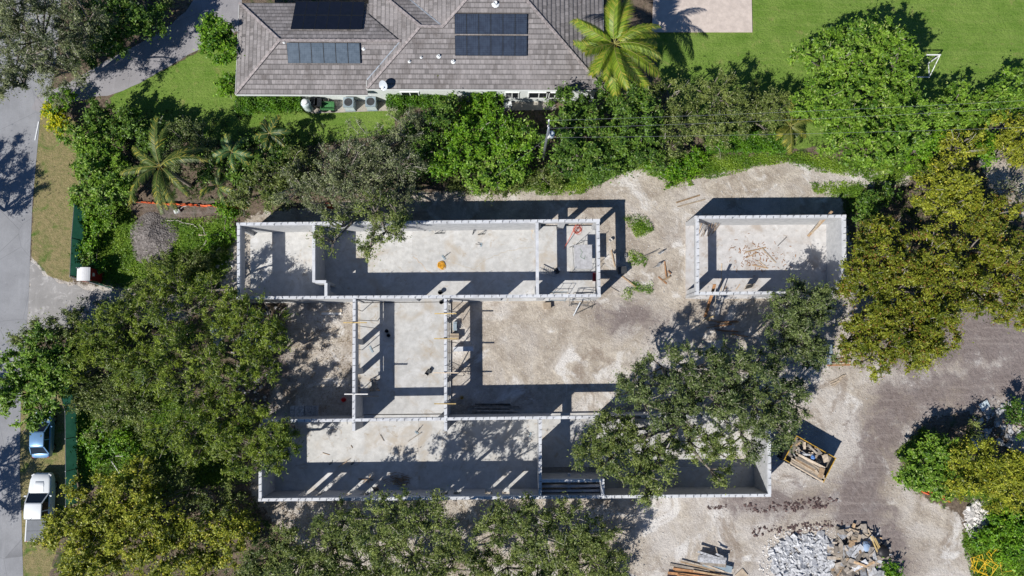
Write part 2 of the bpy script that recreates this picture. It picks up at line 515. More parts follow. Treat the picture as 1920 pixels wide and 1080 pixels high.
def mesh_quads(me, co, quads):
    n, q = len(co), len(quads)
    me.vertices.add(n)
    me.vertices.foreach_set('co', np.ascontiguousarray(co, dtype=np.float32).ravel())
    me.loops.add(q * 4)
    me.loops.foreach_set('vertex_index', np.ascontiguousarray(quads, dtype=np.int32).ravel())
    me.polygons.add(q)
    me.polygons.foreach_set('loop_start', np.arange(0, q * 4, 4, dtype=np.int32))
    me.update(calc_edges=True)
mesh_quads(me, co, quads)
za = me.attributes.new('zone', 'FLOAT_COLOR', 'POINT')
zc = np.stack([zone(GX, GY, SAND, 0.9), zone(GX, GY, LAWN, 0.3), zone(GX, GY, SOIL, 1.8), zone(GX, GY, WEED, 0.9)], -1).reshape(-1, 4).astype(np.float32)
za.data.foreach_set('color', zc.ravel())
zb = me.attributes.new('dry', 'FLOAT', 'POINT')
zb.data.foreach_set('value', zone(GX, GY, DRY, 0.4).ravel().astype(np.float32))
ground = link(bpy.data.objects.new('ground', me))
tag(ground, kind='structure')

def ground_mat():
    t = NT('site_ground')
    z = t.attr('zone')
    ch = t.sep(z)
    sand, lawn, soil = ch[0], ch[1], ch[2]
    weed = t.attr('zone', 'Alpha')
    dry = t.attr('dry', 'Fac')
    n1 = t.noise(0.55, 6, 0.65, dist=0.5)
    n2 = t.noise(2.4, 6, 0.7)
    n3 = t.noise(6.5, 5, 0.78)
    n4 = t.noise(13.0, 4, 0.75)
    def edge(m, k=0.9, a=0.42, b=0.58):
        v = t.math('ADD', m, t.math('MULTIPLY', t.math('SUBTRACT', n2, 0.5), k))
        v = t.math('ADD', v, t.math('MULTIPLY', t.math('SUBTRACT', n3, 0.5), k * 0.6))
        return t.rng(v, a, b)
    # litter under trees
    litter = t.mix(t.rng(n2, 0.3, 0.7), (0.085, 0.062, 0.045), (0.20, 0.155, 0.115))
    litter = t.mix(t.rng(n4, 0.5, 0.66), litter, (0.27, 0.22, 0.165))
    litter = t.mix(t.rng(n1, 0.52, 0.62), litter, (0.052, 0.085, 0.022))
    # pale crushed limestone
    sandc = t.mix(t.rng(n1, 0.32, 0.66), (0.36, 0.31, 0.25), (0.60, 0.54, 0.45))
    sandc = t.mix(t.rng(n2, 0.3, 0.72), t.mix(0.5, sandc, (0.27, 0.225, 0.19)), sandc)
    wpatch = t.noise(0.28, 5, 0.65, dist=1.0)
    sandc = t.mix(t.math('MULTIPLY', t.rng(wpatch, 0.53, 0.66), 0.75), sandc, (0.74, 0.72, 0.685))
    big = t.noise(0.11, 4, 0.6, dist=1.2)
    sandc = t.mix(t.math('MULTIPLY', t.rng(big, 0.42, 0.62), 0.55), sandc, (0.60, 0.575, 0.55))
    br = t.noise(0.21, 5, 0.7, dist=1.4)
    sandc = t.mix(t.math('MULTIPLY', t.rng(br, 0.54, 0.66), 0.6), sandc, (0.255, 0.20, 0.155))
    peb = t.voro(5.5, 'Color')
    pd = t.voro(5.5, 'Distance')
    pr = t.sep(peb)[0]
    sandc = t.mix(t.math('MULTIPLY', t.rng(pr, 0.62, 0.9), t.rng(pd, 0.22, 0.36, 0.4, 0.0)), sandc, (0.74, 0.72, 0.68))
    sandc = t.mix(t.math('MULTIPLY', t.rng(n4, 0.57, 0.70), 0.6), sandc, (0.17, 0.14, 0.12))
    sandc = t.mix(t.math('MULTIPLY', t.rng(n4, 0.41, 0.32), 0.25), sandc, (0.74, 0.71, 0.66))
    sandc = t.mix(t.math('MULTIPLY', t.rng(n3, 0.54, 0.70), 0.75), sandc, (0.20, 0.17, 0.15))
    # dark soil of the vehicle track
    soilc = t.mix(t.rng(n2, 0.3, 0.7), (0.138, 0.110, 0.104), (0.228, 0.188, 0.178))
    soilc = t.mix(t.math('MULTIPLY', t.rng(n3, 0.53, 0.7), 0.6), soilc, (0.30, 0.26, 0.235))
    c = t.mix(edge(sand), litter, sandc)
    smix = t.math('ADD', soil, t.math('MULTIPLY', t.math('SUBTRACT', n1, 0.5), 2.0))
    smix = t.math('ADD', smix, t.math('MULTIPLY', t.math('SUBTRACT', n2, 0.5), 0.9))
    smix = t.math('ADD', smix, t.math('MULTIPLY', t.math('SUBTRACT', n3, 0.5), 0.6))
    c = t.mix(t.math('MULTIPLY', t.rng(smix, 0.36, 1.0), 0.9), c, soilc)
    rut = t.n.new('ShaderNodeMapping'); t.l.new(t.pos, rut.inputs[0]); rut.inputs['Rotation'].default_value = (0, 0, -0.45); rut.inputs['Scale'].default_value = (0.16, 2.6, 1)
    rn = t.noise(1.0, 5, 0.65, vec=rut.outputs[0], dist=0.4)
    c = t.mix(t.math('MULTIPLY', t.math('MULTIPLY', t.rng(rn, 0.5, 0.68), soil), 0.55), c, (0.33, 0.285, 0.26))
    # weeds
    wc = t.mix(t.rng(n3, 0.3, 0.7), (0.035, 0.085, 0.008), (0.15, 0.26, 0.03))
    wc = t.mix(t.rng(n4, 0.45, 0.7), wc, (0.09, 0.17, 0.02))
    wv = t.math('ADD', weed, t.math('MULTIPLY', t.math('SUBTRACT', n1, 0.5), 1.2))
    wv = t.math('ADD', wv, t.math('MULTIPLY', t.math('SUBTRACT', n3, 0.5), 1.6))
    c = t.mix(t.rng(wv, 0.55, 0.75), c, wc)
    # dry verge
    dc = t.mix(t.rng(n2, 0.3, 0.7), (0.135, 0.145, 0.045), (0.28, 0.225, 0.105))
    dc = t.mix(t.rng(n4, 0.4, 0.7), dc, (0.36, 0.29, 0.17))
    dc = t.mix(t.rng(n1, 0.5, 0.68), dc, (0.095, 0.16, 0.03))
    c = t.mix(edge(dry, 0.7), c, dc)
    # mown lawn with faint mowing streaks
    lc = t.mix(t.rng(n1, 0.3, 0.7), (0.105, 0.205, 0.024), (0.185, 0.285, 0.052))
    st = t.noise(1.2, 4, 0.6, vec=t.scale(t.pos, (0.16, 2.4, 1.0)))
    lc = t.mix(t.rng(st, 0.35, 0.7, 0.0, 0.5), lc, (0.205, 0.285, 0.07))
    lc = t.mix(t.math('MULTIPLY', t.rng(n3, 0.42, 0.68), 0.7), lc, (0.075, 0.135, 0.018))
    lc = t.mix(t.math('MULTIPLY', t.rng(n4, 0.46, 0.36), 0.5), lc, (0.27, 0.33, 0.10))
    lc = t.mix(t.math('MULTIPLY', t.rng(n4, 0.62, 0.72), 0.5), lc, (0.30, 0.26, 0.11))
    lc = t.mix(t.math('MULTIPLY', t.rng(t.noise(0.9, 5, 0.7, dist=0.8), 0.56, 0.70), 0.55), lc, (0.27, 0.255, 0.095))
    c = t.mix(edge(lawn, 0.8), c, lc)
    hgt = t.math('ADD', t.math('MULTIPLY', n2, 0.9), t.math('MULTIPLY', n3, 0.35))
    hgt = t.math('ADD', hgt, t.math('MULTIPLY', n4, 0.12))
    t.bump(hgt, 0.9, 0.16)
    return t.done(c, 0.95, 0, 0.15)
me.materials.append(ground_mat())

def road_mat(name, base, spec, crack=True, mottled=0.0):
    t = NT(name)
    n1, n3 = t.noise(0.5, 5, 0.6), t.noise(26, 3, 0.8)
    c = t.mix(t.rng(n1, 0.3, 0.7), tuple(x * 0.86 for x in base), tuple(x * 1.1 for x in base))
    c = t.mix(t.math('MULTIPLY', t.rng(n3, 0.4, 0.7), 0.5), c, spec)
    st = t.noise(0.8, 5, 0.6, vec=t.scale(t.pos, (3.0, 0.25, 1)))
    c = t.mix(t.math('MULTIPLY', t.rng(st, 0.5, 0.75), 0.35), c, tuple(x * 1.22 for x in base))
    c = t.mix(t.math('MULTIPLY', t.rng(t.noise(1.6, 6, 0.75, dist=1.2), 0.56, 0.70), 0.4), c, tuple(x * 0.62 for x in base))
    c = t.mix(t.math('MULTIPLY', t.rng(t.noise(5.0, 4, 0.75), 0.58, 0.72), 0.35), c, tuple(x * 1.35 for x in base))
    if crack:
        e = t.voro(0.22, 'Distance', feat='DISTANCE_TO_EDGE')
        c = t.mix(t.math('MULTIPLY', t.rng(e, 0.0, 0.006, 1.0, 0.0), 0.5), c, tuple(x * 0.4 for x in base))
    if mottled: c = t.mix(t.math('MULTIPLY', t.rng(t.noise(1.3, 5, 0.7, dist=1), 0.5, 0.7), mottled), c, tuple(x * 1.5 for x in base))
    t.bump(n3, 0.25, 0.02)
    return t.done(c, 0.9)
MAT['asphalt'] = road_mat('grey_asphalt', (0.28, 0.285, 0.298), (0.18, 0.183, 0.192))
MAT['drive'] = road_mat('drive_asphalt', (0.30, 0.29, 0.30), (0.21, 0.205, 0.21))
MAT['apron'] = road_mat('gravel_apron', (0.31, 0.30, 0.29), (0.21, 0.20, 0.19), False, 0.9)

def wobble(pts, amp=0.06, step=0.6, closed=True, seed=1):
    r = random.Random(seed)
    w = [Vector((p[0], p[1])) for p in pts]
    out = []
    for i in range(len(w) if closed else len(w) - 1):
        a, b = w[i], w[(i + 1) % len(w)]
        n = max(1, int((b - a).length / step))
        for k in range(n):
            q = a.lerp(b, k / n)
            out.append((q.x + r.uniform(-amp, amp), q.y + r.uniform(-amp, amp)))
    return out
ROAD_E = [(100,150),(88,185),(76,215),(69,290),(61,380),(57,470),(54,560),(46,660),(39,760),(37,880),(40,960),(45,1130)]
m = MB()
edge = [P(x, y) for x, y in ROAD_E]
edge = [P(118, -120), P(112, 60)] + edge
west = [Vector((p.x - 9.0, p.y, 0)) for p in edge]
for i in range(len(edge) - 1):
    m.add([(west[i].x, west[i].y, 0.012), (west[i+1].x, west[i+1].y, 0.012), (edge[i+1].x, edge[i+1].y, 0.012), (edge[i].x, edge[i].y, 0.012)], [(0, 1, 2, 3)])
tag(m.build('road', MAT['asphalt']), kind='structure')
m = MB()
DRV = [(60,205),(78,212),(128,192),(215,176),(262,156),(312,127),(352,103),(385,88),(420,72),(452,55),(456,-60),(395,-110),(362,-60),(362,0),(348,22),(322,45),(296,62),(250,88),(185,122),(120,160),(70,180)]
m.sheet(wobble(poly_world(DRV), 0.07, 0.7), 0.018)
tag(m.build('driveway', MAT['drive']), kind='structure')
m = MB()
APR = [(56,492),(75,512),(112,530),(165,542),(240,548),(250,580),(225,600),(180,608),(110,622),(48,640)]
m.sheet(wobble(poly_world(APR), 0.22, 0.5, seed=5), 0.008)
tag(m.build('apron', MAT['apron']), kind='structure')
m = MB()
m.wallbox(P(73,228), P(66,263), 0.1, 0.0, 0.05)
tag(m.build('kerb', MAT['white']), kind='structure')
# edge crumbs of the drive: a dark soil line on its lawn side
m = MB()
PAT = [(1226,-40),(1408,-40),(1410,61),(1222,61)]
m.prism(poly_world(PAT), 0.0, 0.1)
o = m.build('patio', MAT['patio']); tag(o, kind='structure')
# gravel mound
m = MB()
c0 = P(287, 446)
rr = random.Random(8)
N, K = 40, 14
vs, fs = [], []
ph = [rr.uniform(0, 6.28) for _ in range(6)]
for i in range(K + 1):
    f = i / K
    for j in range(N):
        a = 2 * math.pi * j / N
        rad = 2.35 * f * (1 + 0.06 * math.sin(3 * a + ph[0]) + 0.05 * math.sin(5 * a + ph[1]))
        zz = 0.85 * (1 - f) ** 1.15 + (rr.uniform(-0.04, 0.04) if i < K else -0.05)
        vs.append((c0.x + rad * math.cos(a), c0.y + rad * 1.05 * math.sin(a), zz))
for i in range(K):
    for j in range(N):
        j2 = (j + 1) % N
        fs.append((i*N+j, i*N+j2, (i+1)*N+j2, (i+1)*N+j))
m.add(vs, fs)
t = NT('dark_gravel')
g = t.voro(7, 'Color')
c = t.mix(t.sep(g)[0], (0.09, 0.078, 0.074), (0.27, 0.245, 0.23))
c = t.mix(t.rng(t.noise(1.2, 4), 0.45, 0.7, 0, 0.6), c, (0.10, 0.085, 0.075))
t.bump(t.voro(7), 0.9, 0.08)
MAT['gravel'] = t.done(c, 0.95)
o = m.build('gravel_mound', MAT['gravel'], smooth=True)
tag(o, 'low round mound of dark grey gravel beside the orange mesh', 'gravel', kind='stuff')
# ------------------------------------------------------------------ the unfinished building
WN = [0]
def wall(parent, pa, pb, ztop, zb, th=0.24, op=(), vertical=False, strap=True, trim=(0, 0), full=True):
    """a block wall under a poured tie beam; pa, pb = picture places of the top's middle line;
    op = openings (from, to, sill, head) with from/to read at floor height"""
    WN[0] += 1
    zt = ztop - 0.004 * (WN[0] % 7)
    a, b = P(pa[0], pa[1], ztop), P(pb[0], pb[1], ztop)
    d = (b - a); d.z = 0
    L = d.length
    d.normalize()
    a = a + d * trim[0]; L -= trim[0] + trim[1]
    b = a + d * L
    ops = []
    for u0, u1, zs, zh in op:
        q0 = P(pa[0], u0, zb) if vertical else P(u0, pa[1], zb)
        q1 = P(pa[0], u1, zb) if vertical else P(u1, pa[1], zb)
        t0, t1 = sorted(((q0 - a).dot(d), (q1 - a).dot(d)))
        ops.append((max(0.0, t0), min(L, t1), zs, zh))
    ops.sort()
    cap = 0.32
    m = MB()
    pt = lambda t: a + d * t
    cur = 0.0
    zc = zt - cap
    for t0, t1, zs, zh in ops:
        if t0 - cur > 0.02: m.wallbox(pt(cur), pt(t0), th, zb, zc)
        if zs > 0: m.wallbox(pt(t0), pt(t1), th, zb, zb + zs)
        if zc - (zb + zh) > 0.02: m.wallbox(pt(t0), pt(t1), th, zb + zh, zc)
        cur = t1
    if L - cur > 0.02: m.wallbox(pt(cur), pt(L), th, zb, zc)
    if m.v: m.build('wall', MAT['block'], parent)
    m = MB()
    m.wallbox(a, b, th + 0.012, zc, zt)
    beam = m.build('tie_beam', MAT['beam'], parent)
    if strap:
        m = MB()
        s = Vector((-d.y, d.x, 0))
        n = int(L / 0.61)
        r = random.Random(WN[0])
        for k in range(n):
            p = a + d * (0.3 + k * 0.61 + r.uniform(-0.05, 0.05)) + s * r.uniform(-0.09, 0.09)
            p.z = zt - 0.01
            q = p + Vector((r.uniform(-0.06, 0.06), r.uniform(-0.06, 0.06), r.uniform(0.18, 0.38)))
            m.bar(p, q, 0.03, 0.012)
            m.bar(p + s * (-th / 2) + Vector((0, 0, 0.014)), p + s * (th / 2) + Vector((0, 0, 0.014)), 0.03, 0.02)
        o = m.build('truss_straps', MAT['darksteel'], beam)
        o['kind'] = 'stuff'
    return a, b, d, th

ZF, ZT = 0.2, 3.7
shell = thing('building_shell', 'roofless grey block building shell with two long wings joined by a middle bay', 'building', P(840, 690, 0))
# slabs
def slab(parent, pts, z0, z1, mat, name='floor_slab'):
    m = MB(); m.prism([P(x, y, z1) for x, y in pts], z0, z1)
    return m.build(name, mat, parent)
def fb(px, py, z=ZT, zf=ZF):
    """picture place of the floor point below a wall-top place"""
    w = P(px, py, z)
    return (w.x, w.y)
def slabw(parent, tops, z1, mat, ztop=ZT, name='floor_slab'):
    m = MB(); m.prism([fb(x, y, ztop) for x, y in tops], 0.0, z1)
    return m.build(name, mat, parent)
for k_, (xa, xb) in enumerate(((442, 590), (590.15, 764), (764.15, 1008), (1008.15, 1126))):
    slabw(shell, [(xa, 416 - (xa-442)*.0102), (xb, 416 - (xb-442)*.0102), (xb, 562 - (xb-442)*.0073), (xa, 562 - (xa-442)*.0073)], ZF - .002 * (k_ % 2), MAT['slab'])
slabw(shell, [(660,562.5),(839,560),(839,781),(660,783)], ZF - 0.004, MAT['slab'])
slabw(shell, [(484,786.3),(775,783.6),(775,938.2),(484,941)], ZF, MAT['slab'])
slabw(shell, [(775.15,783.6),(1011,781.5),(1011,936),(775.15,938.2)], ZF - .002, MAT['slab'])
slabw(shell, [(1011.4,781.4),(1446,774.5),(1446,885),(1011.4,888)], ZF + 0.003, MAT['slab'])
slabw(shell, [(1135,888),(1446,885.5),(1446,933),(1135,935)], ZF - 0.003, MAT['slab'])
BH = 2.75    # head height of the big openings
# upper wing
wall(shell, (443,420), (1125,413), ZT, ZF, op=[(1012,1043,0,2.75),(1055,1108,0,2.75)])
wall(shell, (447,420), (447,558), ZT, ZF, op=[(443,546,0,2.3)], vertical=True, trim=(0.13, 0.13))
wall(shell, (443,558.5), (1127,554), ZT, ZF, op=[(786,850,0,2.65),(939,1005,0,2.65),(1017,1106,0,2.65)])
wall(shell, (1121.5,413), (1123.5,554), ZT, ZF, op=[(432,552,0,2.6)], vertical=True, trim=(0.13, 0.13))
wall(shell, (588,420), (588,529), ZT, ZF, vertical=True, strap=False, trim=(0.13, 0))
wall(shell, (588,528), (611,528), ZT, ZF, strap=False, trim=(0.13, 0))
wall(shell, (611,528), (611,558), ZT, ZF, op=[(534,552,0,2.4)], vertical=True, strap=False, trim=(0.13, 0.13))
wall(shell, (1007,413.5), (1008,555), ZT, ZF, op=[(436,540,0,2.65)], vertical=True, strap=False, trim=(0.13, 0.13))
# middle bay
wall(shell, (664,558), (663,808), ZT, ZF, op=[(568,637,0,2.55),(647,690,0,2.1),(701,741,0,2.55)], vertical=True, trim=(0.14, 0))
wall(shell, (835,557), (835.5,808), ZT, ZF, op=[(570,599,0,2.65),(606,708,0,2.65),(715,752,0,2.65)], vertical=True, trim=(0.14, 0))
# lower wing
wall(shell, (484,790), (1446,778), ZT, ZF, op=[(683,826,0,2.75),(1030,1122,0,2.75),(1200,1330,0,2.75)])
wall(shell, (487.5,790), (487.5,937), ZT, ZF, vertical=True, trim=(0.13, 0.13))
wall(shell, (484,937.5), (1446,929), ZT, ZF, op=[(572,587,0,2.5),(597,613,0,2.5),(652,667,0,2.5),(684,700,0,2.5),(832,843,0,2.5),(852,866,0,2.5),(910,924,0,2.5),(941,955,0,2.5)])
wall(shell, (1442.5,778), (1443.5,929), ZT, ZF, vertical=True, trim=(0.13, 0.13))
wall(shell, (1013,784), (1013,934), ZT, ZF, op=[(790,832,0,2.7)], vertical=True, trim=(0.13, 0.13))
wall(shell, (1013,902), (1130,901), ZT, 0.0, trim=(0.13, 0), strap=False)
wall(shell, (1130.5,898), (1130.5,932), ZT, 0.0, vertical=True, trim=(0, 0.13), strap=False)
m = MB()
a, b = P(1016,912,2.6), P(1126,911,2.6); m.wallbox(a, b, 0.2, 2.2, 2.6)
a, b = P(1016,921,2.6), P(1126,920,2.6); m.wallbox(a, b, 0.2, 2.2, 2.595)
a, b = P(1016,893,0.9), P(1128,892,0.9); m.wallbox(a, b, 0.2, 0, 0.9)
a, b = P(1067,888,2.2), P(1067,925,2.2); m.wallbox(a, b, 0.25, 1.9, 2.197)
m.build('stair_beam', MAT['beam'], shell)
# foundation ledge along the east side of the middle bay and a pier stub
m = MB(); m.wallbox(P(851,655,0.1), P(888,654,0.1), 0.42, 0.0, 0.75); m.build('pier', MAT['beam'], shell)

garage = thing('garage_shell', 'separate small roofless block garage shell with dusty floor beside the trees', 'building', P(1430, 480, 0))
GT, GF = 3.45, 0.15
slabw(garage, [(1304,402.5),(1587,400),(1588,543),(1563,552.5),(1304,554.5)], GF, MAT['garage_slab'], GT)
wall(garage, (1303,407), (1587,405), GT, GF)
wall(garage, (1308,407), (1308.5,551), GT, GF, op=[(424,545,0,2.55)], vertical=True, trim=(0.13, 0.13))
wall(garage, (1304,550), (1563,548), GT, GF, op=[(1297,1412,0,2.55)])
wall(garage, (1583.5,405), (1585,541), GT, GF, vertical=True, trim=(0.13, 0))

# ------------------------------------------------------------------ the tiled house
PITCH = 0.37
house = thing('tiled_house', 'low house with grey brown tiled hip roof and pale walls above the hedges', 'house', P(780, 120, 0))
Z1, Z2 = 3.0, 3.45
A = P(442, 177, Z1); B = P(688, 167, Z2); E = P(1132, 165, Z2)
xL, yS, xB, yB, xE = A.x, A.y, B.x, B.y, E.x
rl, rm, rk = 4.35, 5.0, 8.5
ap2 = xB + 5.0 + (P(833,43,5.2).x - P(791,43,5.2).x)
xK = ap2 - rm
dz = (Z2 - Z1) / PITCH
FACES = [  # eave origin, along, upslope, eave height, plan polygon
    ('S', Z1, yS, [(xL,yS),(xB,yS),(xB,yS+dz),(xB+rl-dz,yS+rl),(xL+rl,yS+rl)]),
    ('W', Z1, xL, [(xL,yS),(xL+rl,yS+rl),(xL,yS+2*rl)]),
    ('N', Z1, yS+2*rl, [(xL,yS+2*rl),(xL+rl,yS+rl),(xB+rl-dz,yS+rl),(xB,yS+2*rl-dz),(xB,yS+2*rl)]),
    ('W', Z2, xB, [(xB,yB),(xB+rm,yB+rm),(xB,yB+2*rm)]),
    ('N', Z2, yB+2*rm, [(xB,yB+2*rm),(xB+rm,yB+rm),(ap2,yB+rm),(xK,yB+2*rm)]),
    ('W', Z2, xK, [(xK+rm,yB+rm),(xK+rk,yB+rk),(xK,yB+2*rk),(xK,yB+2*rm)]),
    ('S', Z2, yB, [(xB,yB),(xE,yB),(xE-rk,yB+rk),(xK+rk,yB+rk),(ap2,yB+rm),(xB+rm,yB+rm)]),
    ('E', Z2, xE, [(xE,yB),(xE,yB+2*rk),(xE-rk,yB+rk)]),
]
roof_root = MB()
def face_uv(kind, e, p):
    return {'S': (p[0], p[1] - e), 'N': (-p[0], e - p[1]), 'W': (-p[1], p[0] - e), 'E': (p[1], e - p[0])}[kind]
def face_xyz(kind, e, z, u, v, h=0.0):
    x, y = {'S': (u, e + v), 'N': (-u, e - v), 'W': (e + v, -u), 'E': (e - v, u)}[kind]
    return (x, y, z + v * PITCH + h)
def span(poly, v):
    xs = []
    n = len(poly)
    for i in range(n):
        (u0, v0), (u1, v1) = poly[i], poly[(i + 1) % n]
        if (v0 - v) * (v1 - v) <= 0 and abs(v1 - v0) > 1e-9: xs.append(u0 + (u1 - u0) * (v - v0) / (v1 - v0))
    return (min(xs), max(xs)) if xs else None
for kind, z, e, poly in FACES:
    roof_root.add([(x, y, z + face_uv(kind, e, (x, y))[1] * PITCH) for x, y in poly], [tuple(range(len(poly)))])
roof = roof_root.build('roof', MAT['mortar'], house)
tv, tf, tint = [], [], []
rt = random.Random(11)
DV, DU = 0.405, 0.335
for fi, (kind, z, e, poly) in enumerate(FACES):
    uv = [face_uv(kind, e, p) for p in poly]
    vmax = max(v for _, v in uv)
    k = 0
    v = 0.0
    while v < vmax - 0.03:
        v1 = min(v + DV, vmax - 0.002)
        s0, s1 = span(uv, v + 0.001), span(uv, v1)
        if s0 and s1:
            u = math.floor(min(s0[0], s1[0]) / DU) * DU - (k % 2) * DU * 0.5
            rowt = rt.uniform(-0.1, 0.1)
            while u < max(s0[1], s1[1]):
                ua, ub = u + 0.006, u + DU - 0.006
                b0, b1 = max(ua, s0[0]), min(ub, s0[1])
                t0, t1 = max(ua, s1[0]), min(ub, s1[1])
                if b1 - b0 > 0.02 or t1 - t0 > 0.02:
                    b1, t1 = max(b0, b1), max(t0, t1)
                    lift = 0.058 + rt.uniform(-0.008, 0.012)
                    i = len(tv)
                    fr = 0.2
                    tv += [face_xyz(kind, e, z, b0, v - 0.02, lift), face_xyz(kind, e, z, b1, v - 0.02, lift + rt.uniform(-0.008, 0.008)), face_xyz(kind, e, z, t1, v1, 0.012), face_xyz(kind, e, z, t0, v1, 0.012), face_xyz(kind, e, z, b0, v - 0.02, 0.004), face_xyz(kind, e, z, b1, v - 0.02, 0.004)]
                    tv += [tuple(tv[i][q]*(1-fr)+tv[i+3][q]*fr for q in range(3)), tuple(tv[i+1][q]*(1-fr)+tv[i+2][q]*fr for q in range(3))]
                    tf += [(i+6, i+7, i+2, i+3), (i, i+1, i+7, i+6), (i+4, i+5, i+1, i)]
                    g = min(1, max(0.1, 0.66 + rowt + rt.gauss(0, 0.17)))
                    tint += [g, g * 0.22, 0.0]
                u += DU
        k += 1
        v += DV
tm = bpy.data.meshes.new('tile_field')
og = ORG[house.name]
tm.from_pydata([(x - og.x, y - og.y, zz - og.z) for x, y, zz in tv], [], tf)
at = tm.attributes.new('tint', 'FLOAT_COLOR', 'FACE')
at.data.foreach_set('color', np.repeat(np.array(tint, dtype=np.float32), 4))
tm.materials.append(MAT['tile'])
to = link(bpy.data.objects.new('tile_field', tm)); to.parent = roof; to['kind'] = 'stuff'
def zr(kind_z, e_run): return kind_z + e_run * PITCH
def capline(p, q, name='ridge_cap', mat='cap', w=0.24, lift=0.09):
    p, q = Vector(p), Vector(q)
    L = (q - p).length
    n = max(1, int(L / 0.42))
    m = MB()
    for i in range(n):
        a, b = p.lerp(q, i / n), p.lerp(q, (i + 1.06) / n)
        m.bar(a + Vector((0, 0, lift + 0.02)), b + Vector((0, 0, lift - 0.01)), w, 0.07)
    m.build(name, MAT[mat], roof)
ZR1, ZR2, ZR3 = Z1 + rl * PITCH, Z2 + rm * PITCH, Z2 + rk * PITCH
capline((xL,yS,Z1), (xL+rl,yS+rl,ZR1), 'hip_cap')
capline((xL,yS+2*rl,Z1), (xL+rl,yS+rl,ZR1), 'hip_cap')
capline((xL+rl,yS+rl,ZR1), (xB+rl-dz,yS+rl,ZR1))
capline((xB,yB,Z2), (xB+rm,yB+rm,ZR2), 'hip_cap')
capline((xB,yB+2*rm,Z2), (xB+rm,yB+rm,ZR2), 'hip_cap')
capline((xB+rm,yB+rm,ZR2), (ap2,yB+rm,ZR2))
capline((ap2,yB+rm,ZR2), (xK+rk,yB+rk,ZR3), 'hip_cap')
capline((xE,yB,Z2), (xE-rk,yB+rk,ZR3), 'hip_cap')
capline((xB,yS+dz,Z2), (xB+rl-dz,yS+rl,ZR1), 'valley_flashing', 'silver', 0.1, 0.03)
capline((xB,yS+2*rl-dz,Z2), (xB+rl-dz,yS+rl,ZR1), 'valley_flashing', 'frame', 0.1, 0.03)
capline((xK,yB+2*rm,Z2), (ap2,yB+rm,ZR2), 'valley_flashing', 'silver', 0.1, 0.03)
# fascia
m = MB()
m.wallbox((xL,yS-0.03), (xB,yS-0.03), 0.06, Z1-0.22, Z1+0.02)
m.wallbox((xL-0.03,yS), (xL-0.03,yS+2*rl), 0.06, Z1-0.22, Z1+0.018)
m.wallbox((xB,yB-0.03), (xE,yB-0.03), 0.06, Z2-0.22, Z2+0.02)
m.wallbox((xE+0.03,yB), (xE+0.03,yB+2*rk), 0.06, Z2-0.22, Z2+0.018)
m.wallbox((xB-0.03,yB), (xB-0.03,yS+dz), 0.06, Z2-0.2, Z2+0.016)
m.build('fascia', MAT['trim'], house)
m = MB()
ov = 0.62
m.prism([(xL+ov,yS+ov),(xB,yS+ov),(xB,yS+2*rl-ov),(xL+ov,yS+2*rl-ov)], 0, Z1 - 0.02)
m.build('wall', MAT['housewall'], house)
m = MB()
m.prism([(xB+0.004,yB+0.2),(xE-ov,yB+0.2),(xE-ov,yB+2*rk-ov),(xB+0.004,yB+2*rk-ov)], 0, Z2 - 0.02)
m.build('wall', MAT['housewall'], house)
for px, w in ((770, 1.6), (1010, 1.9), (1040, 1.5), (960, 1.2)):
    q = P(px, 185, 1.5)
    m = MB(); m.box((q.x, yB + 0.18, 1.75), (w, 0.06, 1.3)); wn = m.build('window', MAT['glass'], house)
    m = MB()
    for sx in (-1, 0, 1): m.box((q.x + sx * w / 2, yB + 0.16, 1.75), (0.08, 0.08, 1.4))
    for sz in (-1, 1): m.box((q.x, yB + 0.155, 1.75 + sz * 0.68), (w + 0.16, 0.1, 0.08))
    m.build('window_frame', MAT['trim'], wn)
def roof_z(x, y):
    return max([zz + face_uv(k, e, (x, y))[1] * PITCH for k, zz, e, poly in FACES if inside_dist(np.array([x]), np.array([y]), poly)[0] > 0] or [Z1])
def on_roof(px, py):
    z = 4.0
    for _ in range(4):
        w = P(px, py, z); z = roof_z(w.x, w.y)
    return Vector((w.x, w.y, z))
for px, py, r, h in ((768,116,0.07,0.22),(790,108,0.06,0.2),(823,106,0.10,0.28),(850,116,0.10,0.28),(929,8,0.16,0.35),(533,80,0.06,0.15),(682,92,0.08,0.15)):
    q = on_roof(px, py)
    m = MB(); m.lathe((q.x, q.y, q.z), [(r, -0.05), (r, h), (r * 0.75, h), (r * 0.75, h - 0.1)], 10)
    m.lathe((q.x, q.y, q.z), [(r * 2.2, 0.055), (r * 1.6, 0.09)], 10)
    m.build('vent_pipe', MAT['white'], roof)
